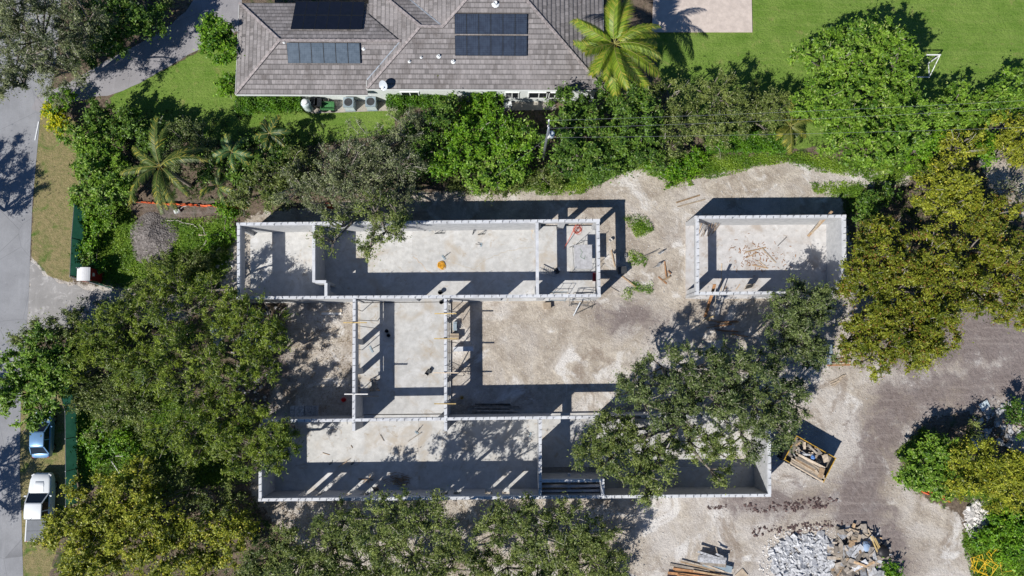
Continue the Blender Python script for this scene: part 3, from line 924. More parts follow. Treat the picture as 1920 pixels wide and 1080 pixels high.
# solar arrays
PAN_W, PAN_H = 1.03, 1.68
def panel_mesh(name, w, h, matn, fr):
    m = MB()
    m.box((0, 0, 0.02), (w - 0.05, h - 0.05, 0.036), mi=0)
    for s in (-1, 1):
        m.box((s * (w / 2 - 0.014), 0, 0.02), (0.028, h - 0.012, 0.046), mi=1)
        m.box((0, s * (h / 2 - 0.014), 0.02), (w - 0.07, 0.028, 0.046), mi=1)
    me = m.mesh(name); me.materials.append(MAT[matn]); me.materials.append(MAT[fr])
    return me
def solar(label, kind, px0, px1, py0, py1, nx, ny, matn, fr, gap=0.05):
    a, b = on_roof(px0, py1), on_roof(px1, py0)
    c = on_roof((px0 + px1) / 2, (py0 + py1) / 2)
    t = thing('solar_array', label, 'solar panels', c + Vector((0, 0, 0.0)), 0, 'solar arrays on the tiled roof')
    tw = b.x - a.x
    tl = abs(b.y - a.y) * math.sqrt(1 + PITCH ** 2)
    w, h = tw / nx, tl / ny
    me = panel_mesh('panel', w - 0.02, h - gap, matn, fr)
    ang = math.atan(PITCH) * (1 if kind == 'S' else -1)
    for i in range(nx):
        for j in range(ny):
            o = link(bpy.data.objects.new('panel', me))
            o.parent = t
            u = (i + 0.5) * w - tw / 2
            v = (j + 0.5) * h - tl / 2
            o.rotation_euler = (ang, 0, 0)
            o.location = Vector((u, v * math.cos(ang), v * math.sin(ang) + 0.19))
    m = MB()
    for j in range(ny):
        for s in (-0.28, 0.28):
            v = (j + 0.5) * h - tl / 2 + s * h
            m.bar((-tw / 2 + 0.05, v * math.cos(ang), v * math.sin(ang) + 0.13), (tw / 2 - 0.05, v * math.cos(ang), v * math.sin(ang) + 0.13), 0.05, 0.14)
    m.build('mounting_rail', MAT['steel'], t, world=False)
solar('twelve dark blue solar panels in two rows on the middle roof slope', 'S', 853, 988, 27, 108, 6, 2, 'solarblue', 'frame', 0.14)
solar('single row of six greyish blue solar panels on the left roof slope', 'S', 541, 675, 82, 121, 6, 1, 'solargrey', 'frame')
solar('twelve near black solar panels on the shaded left roof slope at the top', 'N', 547, 686, 5, 57, 6, 2, 'solarblack', 'frame')
# ------------------------------------------------------------------ beside the house
def single(mb, name, mats, label, cat, group=None, smooth=False, kind=None):
    o = mb.build(name, mats, None, smooth=smooth)
    rebase(o)
    return tag(o, label, cat, group, kind)
m = MB(); m.prism(poly_world([(562,178),(745,170),(748,207),(585,213)]), 0, 0.09)
tag(m.build('service_pad', MAT['pad']), kind='structure')
m = MB(); m.prism(poly_world([(942,190),(1040,188),(1042,206),(944,208)]), 0, 0.07)
tag(m.build('side_paving', MAT['pad']), kind='structure')
def ac_unit(px, py, label):
    q = P(px, py, 0.09)
    t = thing('air_conditioner', label, 'air conditioner', q, 0, 'air conditioners on the service pad')
    m = MB(); m.box((0, 0, 0.07), (0.98, 0.98, 0.14)); m.build('base_plate', MAT['acgrey'], t, False)
    m = MB()
    for k in range(9): m.box((0, 0, 0.2 + k * 0.1), (0.9, 0.9, 0.07))
    m.box((0, 0, 0.6), (0.84, 0.84, 0.9)); m.build('louvre_body', MAT['aclight'], t, False)
    m = MB(); m.box((0, 0, 1.1), (0.96, 0.96, 0.12)); tp = m.build('top_panel', MAT['acgrey'], t, False)
    m = MB(); m.lathe((0, 0, 1.162), [(0.38, 0), (0.38, 0.025), (0.3, 0.03)], 20)
    m.build('fan_grille', MAT['darksteel'], tp, False)
ac_unit(658, 200, 'left of the two grey air conditioner units on the service pad')
ac_unit(699, 199, 'right of the two grey air conditioner units, nearest the satellite dish')
q = P(580, 203, 0.09)
t = thing('water_tank', 'pale round water tank with domed cap at the end of the hedge', 'tank', q)
m = MB(); m.lathe((0, 0, 0), [(0.44, 0), (0.46, 0.2), (0.46, 1.25), (0.40, 1.45), (0.26, 1.55)], 22); m.build('shell', MAT['tank'], t, False, True)
m = MB(); m.lathe((0, 0, 1.54), [(0.27, 0), (0.27, 0.14), (0.2, 0.17)], 20); m.build('cap', MAT['white'], t, False)
def bin_(px, py, label, w=0.55, d=0.7):
    q = P(px, py, 0.09)
    t = thing('wheelie_bin', label, 'bin', q, 0, 'dark bins by the house wall')
    m = MB()
    m.add([(-w/2*.8,-d/2*.8,0.05),(w/2*.8,-d/2*.8,0.05),(w/2*.8,d/2*.8,0.05),(-w/2*.8,d/2*.8,0.05),(-w/2,-d/2,1),(w/2,-d/2,1),(w/2,d/2,1),(-w/2,d/2,1)], [(3,2,1,0),(4,5,6,7),(0,1,5,4),(1,2,6,5),(2,3,7,6),(3,0,4,7)])
    m.build('body', MAT['black'], t, False)
    m = MB(); m.box((0, 0, 1.03), (w + 0.06, d + 0.08, 0.06)); m.box((0, d/2 + 0.05, 1.0), (w * .8, 0.06, 0.05)); m.build('lid', MAT['frame'], t, False)
    for s in (-1, 1):
        m = MB(); m.tube([(s*w*0.42-0.03, d*.38, 0.1), (s*w*0.42+0.03, d*.38, 0.1)], 0.1, 10); m.build('wheel', MAT['rubber'], t, False)
bin_(594, 198, 'dark wheelie bin standing right beside the pale round tank')
bin_(602, 199, 'dark wheelie bin between its twin and the green cabinet')
q = P(617, 203, 0.09)
t = thing('garden_cart', 'green metal garden cart with slatted sides on the service pad', 'cart', q)
m = MB(); m.box((0, 0, 0.42), (1.25, 0.7, 0.06))
for s in (-1, 1):
    for k in range(3): m.box((0, s*0.34, 0.5 + k*0.13), (1.25, 0.03, 0.08))
for s in (-1, 1):
    for k in range(3): m.box((s*0.61, 0, 0.5 + k*0.13), (0.03, 0.66, 0.08))
m.build('tray', MAT['greenpaint'], t, False)
for sx in (-1, 1):
    for sy in (-1, 1):
        m = MB(); m.tube([(sx*0.42, sy*0.36-0.05, 0.2), (sx*0.42, sy*0.36+0.05, 0.2)], 0.2, 14); m.build('wheel', MAT['rubber'], t, False)
m = MB(); m.tube([(0.62,0,0.4),(0.95,0,0.55),(1.05,0,0.75)], 0.025, 6); m.tube([(1.05,-0.2,0.75),(1.05,0.2,0.75)], 0.02, 6); m.build('handle', MAT['darksteel'], t, False)
q = P(614, 191, 0.09)
m = MB(); m.lathe(q, [(0.2,0),(0.25,0.5),(0.27,0.52),(0.22,0.5),(0.2,0.3)], 16)
single(m, 'planter_pot', MAT['pad'], 'small round grey pot behind the green garden cart', 'pot', smooth=True)
q = on_roof(722, 166)
t = thing('satellite_dish', 'grey satellite dish on the roof edge above the air conditioners', 'satellite dish', (q.x, q.y, q.z))
m = MB(); m.tube([(0,0,-0.02),(0,0,0.7)], 0.035, 8); m.tube([(-0.25,0,0.0),(0,0,0.45),(0.25,0,0.0)], 0.02, 6); m.build('mast', MAT['steel'], t, False)
m = MB()
R_ = Euler((math.radians(50), 0, math.radians(-30))).to_matrix()
vs, fs = [], []
for i in range(6):
    for j in range(20):
        a = 6.28318 * j / 20; r = 0.5 * i / 5
        vs.append(R_ @ Vector((r * 0.85 * math.cos(a), r * math.sin(a), 0.35 * r * r)) + Vector((0, 0, 0.75)))
for i in range(5):
    for j in range(20): fs.append((i*20+j, i*20+(j+1) % 20, (i+1)*20+(j+1) % 20, (i+1)*20+j))
m.add(vs, fs); m.build('reflector', MAT['dish'], t, False, True)
m = MB(); e0 = R_ @ Vector((0, -0.5, 0.09)) + Vector((0,0,0.75)); e1 = R_ @ Vector((0, -0.1, 0.55)) + Vector((0,0,0.75))
m.tube([e0, e1], 0.02, 6); m.box(e1, (0.12, 0.1, 0.1)); m.build('feed_arm', MAT['darksteel'], t, False)
q = P(1037, 190, 0.07)
m = MB(); m.lathe(q, [(0.36,0),(0.42,0.5),(0.44,0.9),(0.4,0.95),(0.15,1.0)], 20)
single(m, 'barrel', MAT['black'], 'black round barrel at the house corner under the palm', 'barrel', smooth=True)
q = P(1048, 183, 0.0)
m = MB(); m.lathe(q, [(0.22,0),(0.26,0.35),(0.3,0.4),(0.25,0.38)], 14); m.lathe((q.x+0.05,q.y,q.z), [(0.03,0.3),(0.18,0.75),(0.08,1.0)], 8)
single(m, 'flower_pot', MAT['red'], 'bright red pot beside the black barrel at the wall', 'pot', smooth=True)
q = P(952, 199, 0.07)
m = MB(); m.box((q.x,q.y,q.z+0.2), (0.7,0.45,0.4), 0.2); m.box((q.x,q.y,q.z+0.43), (0.76,0.5,0.06), 0.2)
single(m, 'storage_box', MAT['white'], 'small white storage box on the side paving', 'box')

# football goal
a, b = P(1762, 102, 1.9), P(1726, 103, 1.9)
c, d_ = P(1742, 145, 0.0), P(1690, 146, 0.0)
t = thing('football_goal', 'white framed small football goal half under the mango tree', 'goal', (c.x, c.y, 0))
gy0, gx0, gx1 = c.y, c.x, c.x - 3.6
yt = c.y + 1.4
m = MB()
m.tube([(gx0,gy0,0.05),(gx1,gy0,0.05)], 0.05, 8)
m.build('ground_bar', MAT['white'], t)
for X in (gx0, gx1):
    m = MB(); m.tube([(X,yt,0.0),(X,yt,1.9)], 0.06, 8); m.build('post', MAT['white'], t)
    m = MB(); m.tube([(X,gy0,0.05),(X,yt,1.85)], 0.04, 8); m.tube([(X,gy0,0.05),(X,yt,0.05)], 0.04, 8); m.build('side_frame', MAT['white'], t)
m = MB(); m.tube([(gx0,yt,1.9),(gx1,yt,1.9)], 0.06, 8); m.build('crossbar', MAT['white'], t)
m = MB()
for k in range(1, 18):
    f = k / 18; m.tube([(gx0 + (gx1-gx0)*f, gy0, 0.06), (gx0 + (gx1-gx0)*f, yt, 1.86)], 0.006, 3, cap=False)
for k in range(1, 10):
    f = k / 10; m.tube([(gx0, gy0 + (yt-gy0)*f, 0.06+1.8*f), (gx1, gy0 + (yt-gy0)*f, 0.06+1.8*f)], 0.006, 3, cap=False)
o = m.build('net', MAT['darksteel'], t)

# utility pole and wires
top = P(1029, 240, 9.6)
t = thing('utility_pole', 'grey utility pole with crossarms rising out of the trees below the house', 'utility pole', (top.x, top.y, 0))
m = MB(); m.tube([(0,0,0),(0,0,9.8)], [0.16, 0.1], 10); m.build('pole', MAT['steel'], t, False, True)
for zz, L_, nm in ((9.3, 0.75, 'crossarm'), (8.5, 0.55, 'crossarm')):
    m = MB(); m.bar((0.02,-L_,zz),(0.02,L_,zz), 0.1, 0.12); ca = m.build(nm, MAT['steel'], t, False)
    for s in (-0.9, 0, 0.9):
        m = MB(); m.lathe((0.02, s*L_, zz+0.06), [(0.06,0),(0.09,0.08),(0.05,0.16),(0.07,0.22)], 8); m.build('insulator', MAT['whitepipe'], ca, False)
m = MB(); m.lathe((0.35,0.05,7.4), [(0.22,0),(0.24,0.1),(0.24,0.75),(0.1,0.85)], 14); m.bar((0.05,0.03,7.9),(0.3,0.05,7.9),0.08); m.build('transformer', MAT['aclight'], t, False, True)
def wire(p, q, sag, label, r=0.008):
    pts = []
    for i in range(25):
        f = i / 24
        v = p.lerp(q, f); v.z -= sag * 4 * f * (1 - f); pts.append(v)
    m = MB(); m.tube(pts, r, 5)
    single(m, 'power_line', MAT['wire'], label, 'power line', 'power lines on the pole')
wire(Vector((top.x+.02, top.y+0.66, 9.52)), P(2000, 184, 9.6), 0.45, 'upper power line running right from the pole above the mango tree')
wire(Vector((top.x+.02, top.y-0.0, 9.52)), P(2000, 197, 9.5), 0.6, 'middle power line running right from the pole below the upper line')
wire(Vector((top.x+.02, top.y-0.5, 8.7)), P(2000, 236, 8.8), 0.5, 'lowest power line running right from the pole over the clipped hedge')
wire(Vector((top.x+.02, top.y-0.66, 9.52)), P(930, 330, 4.5), 0.2, 'thin service wire slanting down left from the pole', 0.006)

# ------------------------------------------------------------------ green fences, toilet
def fence(tops, h, label, extra=()):
    t = thing('screen_fence', label, 'fence', P(tops[0][0], tops[0][1], h) * 1.0 - Vector((0, 0, h)))
    W = [P(x, y, h) for x, y in tops]
    for i in range(len(W) - 1):
        a, b = W[i], W[i+1]
        m = MB()
        n = 10
        s = Vector((-(b-a).y, (b-a).x, 0)).normalized()
        vs, fs = [], []
        for k in range(n + 1):
            p = a.lerp(b, k / n)
            off = 0.05 * math.sin(k * 1.7 + i)
            for zz, o_ in ((0.06, off), (h * 0.5, -off * 0.7), (h - 0.02, 0.0)):
                vs.append((p.x + s.x * o_, p.y + s.y * o_, zz))
        for k in range(n):
            for j in range(2): fs.append((k*3+j, (k+1)*3+j, (k+1)*3+j+1, k*3+j+1))
        m.add(vs, fs); m.build('screen_panel', MAT['screen'], t, smooth=True)
        m = MB(); m.tube([(a.x,a.y,h), (b.x,b.y,h)], 0.025, 6); m.build('top_rail', MAT['steel'], t)
    for p in W:
        m = MB(); m.tube([(p.x,p.y,0),(p.x,p.y,h+0.05)], 0.035, 8); m.build('post', MAT['steel'], t)
    return t
fence([(139,383),(134,446),(131,517)], 1.8, 'green mesh screen fence on the verge beside the portable toilet')
fence([(131,519),(168,529),(209,541)], 1.8, 'slanting green mesh gate panel in front of the portable toilet')
fence([(104,712),(111,731),(122,772),(122.5,823),(123,884),(123,950)], 1.7, 'long green mesh screen fence beside the parked car and pickup')
q = P(182, 519, 0)
t = thing('portable_toilet', 'red portable toilet with white roof inside the green fence corner', 'portable toilet', q, 0.02)
m = MB(); m.box((0,0,0.08),(1.2,1.2,0.16)); m.build('base', MAT['black'], t, False)
m = MB(); m.box((0,0,1.08),(1.1,1.1,1.9))
for s in (-1, 1):
    for k in range(5): m.box((s*0.555, -0.44+k*0.22, 1.05),(0.03,0.06,1.7))
m.build('cabin', MAT['toiletred'], t, False)
m = MB()
vs, fs = [], []
for i in range(9):
    x = -0.58 + 1.16 * i / 8
    zz = 2.08 + 0.16 * math.sin(math.pi * i / 8) ** 0.8
    vs += [(x,-0.6,zz),(x,0.6,zz)]
for i in range(8): fs.append((2*i, 2*i+2, 2*i+3, 2*i+1))
m.add(vs, fs); m.box((0,0,2.05),(1.16,1.2,0.07)); m.build('roof', MAT['toiletroof'], t, False, False)
m = MB(); m.box((0.565,0,1.05),(0.03,0.7,1.75)); dr = m.build('door', MAT['toiletred'], t, False)
m = MB(); m.box((0.59,0.0,1.55),(0.02,0.3,0.3)); m.build('door_sign', MAT['whitepipe'], dr, False)
m = MB(); m.tube([(-0.4,0.52,2.0),(-0.4,0.52,2.5)],0.05,8); m.build('vent_pipe', MAT['steel'], t, False)

# ------------------------------------------------------------------ vehicles (nose towards +Y)
def loft(m, secs, mi=0, cap=True):
    """secs: (y, half width, z low, z high, edge radius)"""
    rings = []
    for y, w, z0, z1, r in secs:
        ring = []
        for cx, cz, a0 in ((w - r, z1 - r, 0), (-(w - r), z1 - r, 90), (-(w - r*.5), z0 + r*.5, 180), (w - r*.5, z0 + r*.5, 270)):
            rr_ = r if a0 < 180 else r * .5
            for k in range(4):
                a = math.radians(a0 + 30 * k)
                ring.append((cx + rr_ * math.cos(a), y, cz + rr_ * math.sin(a)))
        rings.append(ring)
    n = len(rings[0])
    vs = [p for r_ in rings for p in r_]
    fs = []
    for i in range(len(rings) - 1):
        for j in range(n): fs.append((i*n+j, (i+1)*n+j, (i+1)*n+(j+1) % n, i*n+(j+1) % n))
    if cap: fs += [tuple(range(n)), tuple((len(rings)-1)*n + j for j in range(n-1, -1, -1))]
    m.add(vs, fs, mi)
def wheels(t, ys, w, r):
    for y in ys:
        for s in (-1, 1):
            m = MB(); m.tube([(s*(w-0.24), y, r),(s*(w-0.2), y, r),(s*(w+0.0), y, r),(s*(w+0.02), y, r)], [r*.85, r, r, r*.85], 20)
            wh = m.build('wheel', MAT['rubber'], t, False, False)
            m = MB(); m.tube([(s*(w+0.01), y, r),(s*(w+0.03), y, r)], [r*.62, r*.55], 16); m.build('rim', MAT['steel'], wh, False)
def greenhouse(t, yb0, yb1, yt0, yt1, wb, wt, zb, zt, paint):
    vs = [(-wb,yb0,zb),(wb,yb0,zb),(wb,yb1,zb),(-wb,yb1,zb),(-wt,yt0,zt),(wt,yt0,zt),(wt,yt1,zt),(-wt,yt1,zt)]
    m = MB(); m.add(vs, [(3,2,1,0),(4,5,6,7),(0,1,5,4),(1,2,6,5),(2,3,7,6),(3,0,4,7)]); m.build('window_glass', MAT['glass'], t, False)
    m = MB()
    loft(m, [(yt0-0.04, wt*0.93, zt-0.03, zt+0.03, 0.03), (yt0+0.12, wt+0.03, zt-0.05, zt+0.065, 0.05), ((yt0+yt1)/2, wt+0.04, zt-0.05, zt+0.085, 0.06), (yt1-0.12, wt+0.03, zt-0.05, zt+0.065, 0.05), (yt1+0.04, wt*0.93, zt-0.03, zt+0.03, 0.03)])
    m.build('roof_panel', MAT[paint], t, False, True)
    m = MB()
    for s in (-1, 1):
        m.bar((s*wb*1.0,yb0,zb),(s*(wt+0.005),yt0,zt),0.09,0.06); m.bar((s*wb*1.0,yb1,zb),(s*(wt+0.005),yt1,zt),0.09,0.06)
        ym = (yt0 + yt1) / 2 - 0.05
        m.bar((s*(wb+0.01),ym,zb),(s*(wt+0.015),ym,zt),0.09,0.05)
    m.build('pillar', MAT[paint], t, False)
q = P(77, 951, 0)
q = Vector((P(73.5, 951, 1.0).x, P(73.5, 951, 1.0).y, 0))
t = thing('pickup_truck', 'white double cab pickup with grey bed cover parked on the grass verge', 'pickup', q, math.radians(0.5))
m = MB()
loft(m, [(-2.92,0.86,0.5,1.02,0.06),(-2.86,0.95,0.42,1.12,0.08),(-1.0,0.98,0.36,1.16,0.1),(0.9,0.98,0.36,1.18,0.12),(1.7,0.97,0.38,1.19,0.18),(2.4,0.93,0.42,1.12,0.2),(2.78,0.80,0.45,1.0,0.18),(2.93,0.62,0.5,0.82,0.12)])
m.build('body', MAT['carwhite'], t, False, True)
m = MB(); loft(m, [(1.35,0.44,1.15,1.225,0.03),(2.0,0.40,1.13,1.205,0.03),(2.25,0.36,1.1,1.15,0.02)]); m.build('hood_scoop', MAT['carwhite'], t, False, True)
greenhouse(t, -0.98, 1.28, -0.8, 0.5, 0.90, 0.72, 1.15, 1.80, 'carwhite')
m = MB()
for y0, y1 in ((-2.84,-1.98),(-1.96,-1.05)): m.box((0,(y0+y1)/2,1.19),(1.72,y1-y0,0.07))
m.build('bed_cover', MAT['tonneau'], t, False)
m = MB()
for s in (-1, 1): m.box((s*0.92,-1.95,1.16),(0.1,1.85,0.07))
m.build('bed_rail', MAT['carwhite'], t, False)
m = MB(); m.box((0,-2.93,0.62),(1.7,0.12,0.16)); m.build('rear_bumper', MAT['steel'], t, False)
for s in (-1, 1):
    m = MB(); m.box((s*1.1,1.0,1.22),(0.2,0.12,0.16)); m.bar((s*0.93,1.0,1.18),(s*1.05,1.0,1.2),0.05); m.build('wing_mirror', MAT['carwhite'], t, False)
    m = MB(); m.box((s*0.72,2.74,0.9),(0.28,0.2,0.14), -s*0.5); m.build('headlight', MAT['lamp'], t, False)
    m = MB(); m.box((s*0.9,-2.88,0.92),(0.12,0.1,0.3)); m.build('tail_light', MAT['taillamp'], t, False)
    m = MB()
    for y in (0.15,-0.75): m.box((s*0.99,y,1.0),(0.03,0.16,0.04))
    m.build('door_handle', MAT['steel'], t, False)
m = MB(); m.box((0,2.9,0.68),(0.85,0.1,0.2)); m.build('grille', MAT['black'], t, False)
m = MB(); m.bar((0.0,-0.72,1.86),(0.0,-0.8,2.1),0.03); m.build('aerial', MAT['black'], t, False)
wheels(t, (-1.85, 1.75), 0.93, 0.4)
p0 = P(78, 814, 0.8)
t = thing('blue_car', 'light blue small car parked on the verge with its nose under the tree', 'car', (p0.x, p0.y, 0), math.radians(1.5))
m = MB()
loft(m, [(-2.08,0.58,0.45,0.78,0.1),(-1.98,0.76,0.36,0.88,0.12),(-1.4,0.85,0.32,0.93,0.12),(0.8,0.87,0.32,0.93,0.12),(1.5,0.82,0.34,0.86,0.16),(1.95,0.66,0.38,0.74,0.14),(2.1,0.45,0.42,0.62,0.1)])
m.build('body', MAT['carblue'], t, False, True)
greenhouse(t, -1.72, 1.0, -1.05, 0.25, 0.78, 0.6, 0.9, 1.40, 'carblue')
for s in (-1, 1):
    m = MB(); m.box((s*0.95,0.65,0.95),(0.16,0.1,0.12)); m.build('wing_mirror', MAT['carblue'], t, False)
    m = MB(); m.box((s*0.55,1.9,0.68),(0.26,0.16,0.12), -s*0.5); m.build('headlight', MAT['lamp'], t, False)
    m = MB(); m.box((s*0.66,-2.0,0.75),(0.2,0.1,0.12), s*0.4); m.build('tail_light', MAT['taillamp'], t, False)
m = MB(); m.box((0,-2.09,0.6),(0.45,0.03,0.12)); m.build('number_plate', MAT['whitepipe'], t, False)
wheels(t, (-1.25, 1.25), 0.82, 0.31)
# ------------------------------------------------------------------ things on the building site
def board(a, b, w, h, mat, label, group=None, name='plank', za=None, zb=None, cat='plank'):
    """a, b: (px, py, z of the underside)"""
    pa, pb = P(*a), P(*b)
    m = MB(); m.bar(pa + Vector((0,0,h/2)), pb + Vector((0,0,h/2)), w, h)
    return single(m, name, MAT[mat], label, cat, group)
def bucket(px, py, z, mat, label, r=0.16, h=0.36):
    q = P(px, py, z)
    t = thing('bucket', label, 'bucket', q)
    m = MB(); m.lathe((0,0,0), [(r*.82,0),(r,h),(r*1.07,h),(r*1.07,h-0.03),(r*0.96,h-0.02),(r*.8,0.04)], 18); m.build('pail', MAT[mat], t, False, False)
    m = MB(); m.tube([(r*math.cos(a)*1.05, 0.1, h-0.04+0.10*math.sin(a)) for a in np.linspace(0, math.pi, 9)], 0.008, 5); m.build('handle', MAT['steel'], t, False)
    return t
def coil(px, py, z, r, n, mat, label, thick=0.02, seed=1, name='hose_coil'):
    rr = random.Random(seed)
    q = P(px, py, z)
    pts = []
    ox = oy = 0.0
    for i in range(n * 16):
        a = i / 16 * 2 * math.pi
        if i % 16 == 0: ox, oy, rr_ = rr.uniform(-.35,.35)*r, rr.uniform(-.35,.35)*r, r*rr.uniform(.25,1.05)
        pts.append((q.x + ox + rr_*math.cos(a)*rr.uniform(.95,1.05), q.y + oy + rr_*math.sin(a)*rr.uniform(.95,1.05), q.z + thick + 0.1*i/(n*16)))
    m = MB(); m.tube(pts, thick, 5)
    return single(m, name, MAT[mat], label, 'hose', smooth=True)
def cord(pts, mat, label, r=0.012, name='cord', seed=1, cat='cord', wig=0.06):
    rr = random.Random(seed)
    W = [P(x, y, z) for x, y, z in pts]
    out = []
    for i in range(len(W) - 1):
        for k in range(8):
            p = W[i].lerp(W[i+1], k / 8)
            out.append(p + Vector((rr.uniform(-wig,wig), rr.uniform(-wig,wig), r)))
    out.append(W[-1] + Vector((0,0,r)))
    m = MB(); m.tube(out, r, 5)
    return single(m, name, MAT[mat], label, cat, smooth=True)
def ladder(a, b, label, width=0.42, mat='steel', n=10):
    """a: foot, b: head as (px, py, z)"""
    pa, pb = P(*a), P(*b)
    d = (pb - pa).normalized()
    hz = Vector((-d.y, d.x, 0)).normalized()
    t = thing('ladder', label, 'ladder', pa)
    for s in (-1, 1):
        m = MB(); m.bar(pa + hz*s*width/2 + Vector((0,0,0.03)), pb + hz*s*width/2 + Vector((0,0,0.03)), 0.05, 0.07); m.build('side_rail', MAT[mat], t)
    m0 = None
    for k in range(n):
        p = pa.lerp(pb, (k + 0.7) / (n + 0.4)) + Vector((0,0,0.03))
        m = MB(); m.tube([p - hz*width/2, p + hz*width/2], 0.018, 6); m.build('rung', MAT[mat], t)
    return t
def frame_scaf(t, w, h, mat, T):
    """tubular walk-through frame in the local XZ plane, transformed by T"""
    def tb(a, b, r=0.022): 
        m.tube([T @ Vector(a), T @ Vector(b)], r, 6)
    m = MB(); tb((-w/2,0,0),(-w/2,0,h)); tb((w/2,0,0),(w/2,0,h)); m.build('upright', MAT[mat], t, False)
    m = MB(); tb((-w/2,0,h),(w/2,0,h)); tb((-w/2,0,h*.72),(w/2,0,h*.72)); tb((-w/2,0,h*.15),(w/2,0,h*.15)); m.build('cross_bar', MAT[mat], t, False)
    m = MB()
    for s in (-1, 1): tb((s*w*.25,0,h*.72),(s*w*.25,0,h),.018); tb((s*w/2,0,h*.45),(s*w*.25,0,h*.72),.018)
    m.build('brace', MAT[mat], t, False)

# --- upper wing
coil(828, 498, ZF, 0.33, 14, 'amber', 'coiled amber hose lying on the slab of the upper wing', 0.026, 2)
coil(1083, 431, ZF, 0.36, 8, 'redrope', 'tangled red hose on the floor of the far right room', 0.012, 5)
cord([(1080,421,ZF+1.2),(1069,445,ZF+.5),(1057,467,ZF)], 'redrope', 'reddish brown pole leaning beside the red hose', 0.03, 'pole', 3, 'pole', 0.0)
cord([(775,480,ZF),(790,495,ZF),(800,508,ZF),(815,515,ZF)], 'amber', 'short pale orange cord left of the amber hose', 0.008, seed=4)
cord([(848,492,ZF),(870,500,ZF),(890,505,ZF),(905,490,ZF),(940,474,ZF),(975,466,ZF),(1000,463,ZF)], 'yellowwood', 'long thin tan cord across the upper slab', 0.007, seed=6)
cord([(1000,450,ZF),(996,440,ZF),(1000,425,ZF)], 'amber', 'thin orange cord beside the cross wall', 0.007, seed=7)
bucket(826, 549, ZF, 'black', 'black bucket beside the doorway in the lower wall of the upper wing', 0.2, 0.42)
bucket(828, 567, ZF, 'black', 'dark bucket at the top right corner of the middle bay', 0.18)
def bracket(px, py, rz, label, s=0.6):
    q = P(px, py, ZF)
    t = thing('form_bracket', label, 'bracket', q, rz, 'steel brackets on the upper slab')
    m = MB(); m.bar((0,0,0.03),(s,0,0.03),0.06,0.05); m.build('foot', MAT['darksteel'], t, False)
    m = MB(); m.bar((s*.5,0,0.03),(s*.5,0,0.75),0.04); m.build('upright', MAT['steel'], t, False)
    m = MB(); m.bar((0.02,0,0.05),(s*.5,0,0.7),0.025); m.bar((s*.98,0,0.05),(s*.5,0,0.7),0.025); m.build('brace', MAT['darksteel'], t, False)
bracket(815, 438, 0.05, 'left of the three dark steel brackets standing on the upper slab', 0.95)
bracket(886, 440, 1.2, 'middle of the three dark steel brackets standing on the upper slab', 0.6)
bracket(896, 440, 0.1, 'right of the three dark steel brackets standing on the upper slab', 0.65)
def float_tool(px, py, rz, label, L=1.0, w=0.5, z=ZF, mat='darksteel'):
    q = P(px, py, z)
    t = thing('concrete_float', label, 'float', q, rz)
    m = MB(); m.box((0,0,0.03),(w,0.16,0.03)); m.build('blade', MAT['acgrey'], t, False)
    m = MB(); m.tube([(0,0,0.05),(0,L*.6,0.2),(0,L,0.3)], 0.03, 6); m.build('handle', MAT[mat], t, False)
float_tool(832, 483, -0.9, 'small float tool above the amber hose on the upper slab', 0.5, 0.5)
float_tool(805, 430, 2.0, 'grey hand tool near the upper wall of the upper wing', 0.5, 0.4)
float_tool(902, 459, 1.5, 'small shovel shaped tool in the middle of the upper slab', 0.5, 0.35)
float_tool(696, 655, -1.1, 'push broom with dark handle on the middle bay floor', 0.85, 0.66)
float_tool(781, 811, -0.6, 'white footed scraper on the lower wing floor by the cross wall', 0.6, 0.35)
float_tool(994, 815, 1.2, 'dark folded tool near the cross wall of the lower wing', 0.6, 0.4)
# rolling scaffold platform
def platform():
    a, b = P(1077, 504, 2.0), P(1110, 459, 2.0)
    c = (a + b) / 2
    t = thing('scaffold_tower', 'scaffold tower with grey plank deck in the far right room', 'scaffold', (c.x, c.y, ZF))
    hw, hl = (b.x - a.x) / 2, (b.y - a.y) / 2
    H_ = 2.0 - ZF
    for k in range(3):
        m = MB(); m.box((-hw + (k + .5) * 2 * hw / 3, 0, H_), (2 * hw / 3 - 0.015, 2 * hl, 0.05)); m.build('deck_plank', MAT['deckgrey'], t, False)
    for sx in (-1, 1):
        for sy in (-1, 1):
            m = MB(); m.tube([(sx*hw, sy*hl, 0),(sx*hw, sy*hl, H_+0.3)], 0.024, 6); m.build('post', MAT['steel'], t, False)
    m = MB()
    for sy in (-1, 1):
        for zz in (0.35, 1.0, H_-.04): m.tube([(-hw, sy*hl, zz),(hw, sy*hl, zz)], 0.02, 6)
    for sx in (-1, 1):
        m.tube([(sx*hw, -hl, 0.2),(sx*hw, hl, H_-.1)], 0.016, 6); m.tube([(sx*hw, hl, 0.2),(sx*hw, -hl, H_-.1)], 0.016, 6)
    m.build('brace', MAT['steel'], t, False)
    m = MB(); m.tube([(-hw-.3,-hl-.1,0.05),(hw+.25,-hl-.08,0.05)], 0.025, 6); m.tube([(-hw-.25,hl+.05,0.05),(hw*.3,hl+.6,0.05)], 0.025, 6); m.build('outrigger', MAT['darksteel'], t, False)
platform()
cord([(1087,466,2.03),(1092,473,2.03),(1088,481,2.03),(1096,486,2.03),(1097,478,2.03)], 'greenpaint', 'dark green cord lying on the scaffold deck', 0.012, seed=9, wig=0.03)
ladder((1011,506,ZF+0.5), (1043,515,ZF+0.15), 'aluminium ladder lying on trestles beside the cross wall of the upper wing', 0.45, 'steel', 7)
q = P(1044, 508, ZF)
t = thing('power_trowel', 'small dark machine with a pale tank at the end of the ladder', 'machine', q, 0.4)
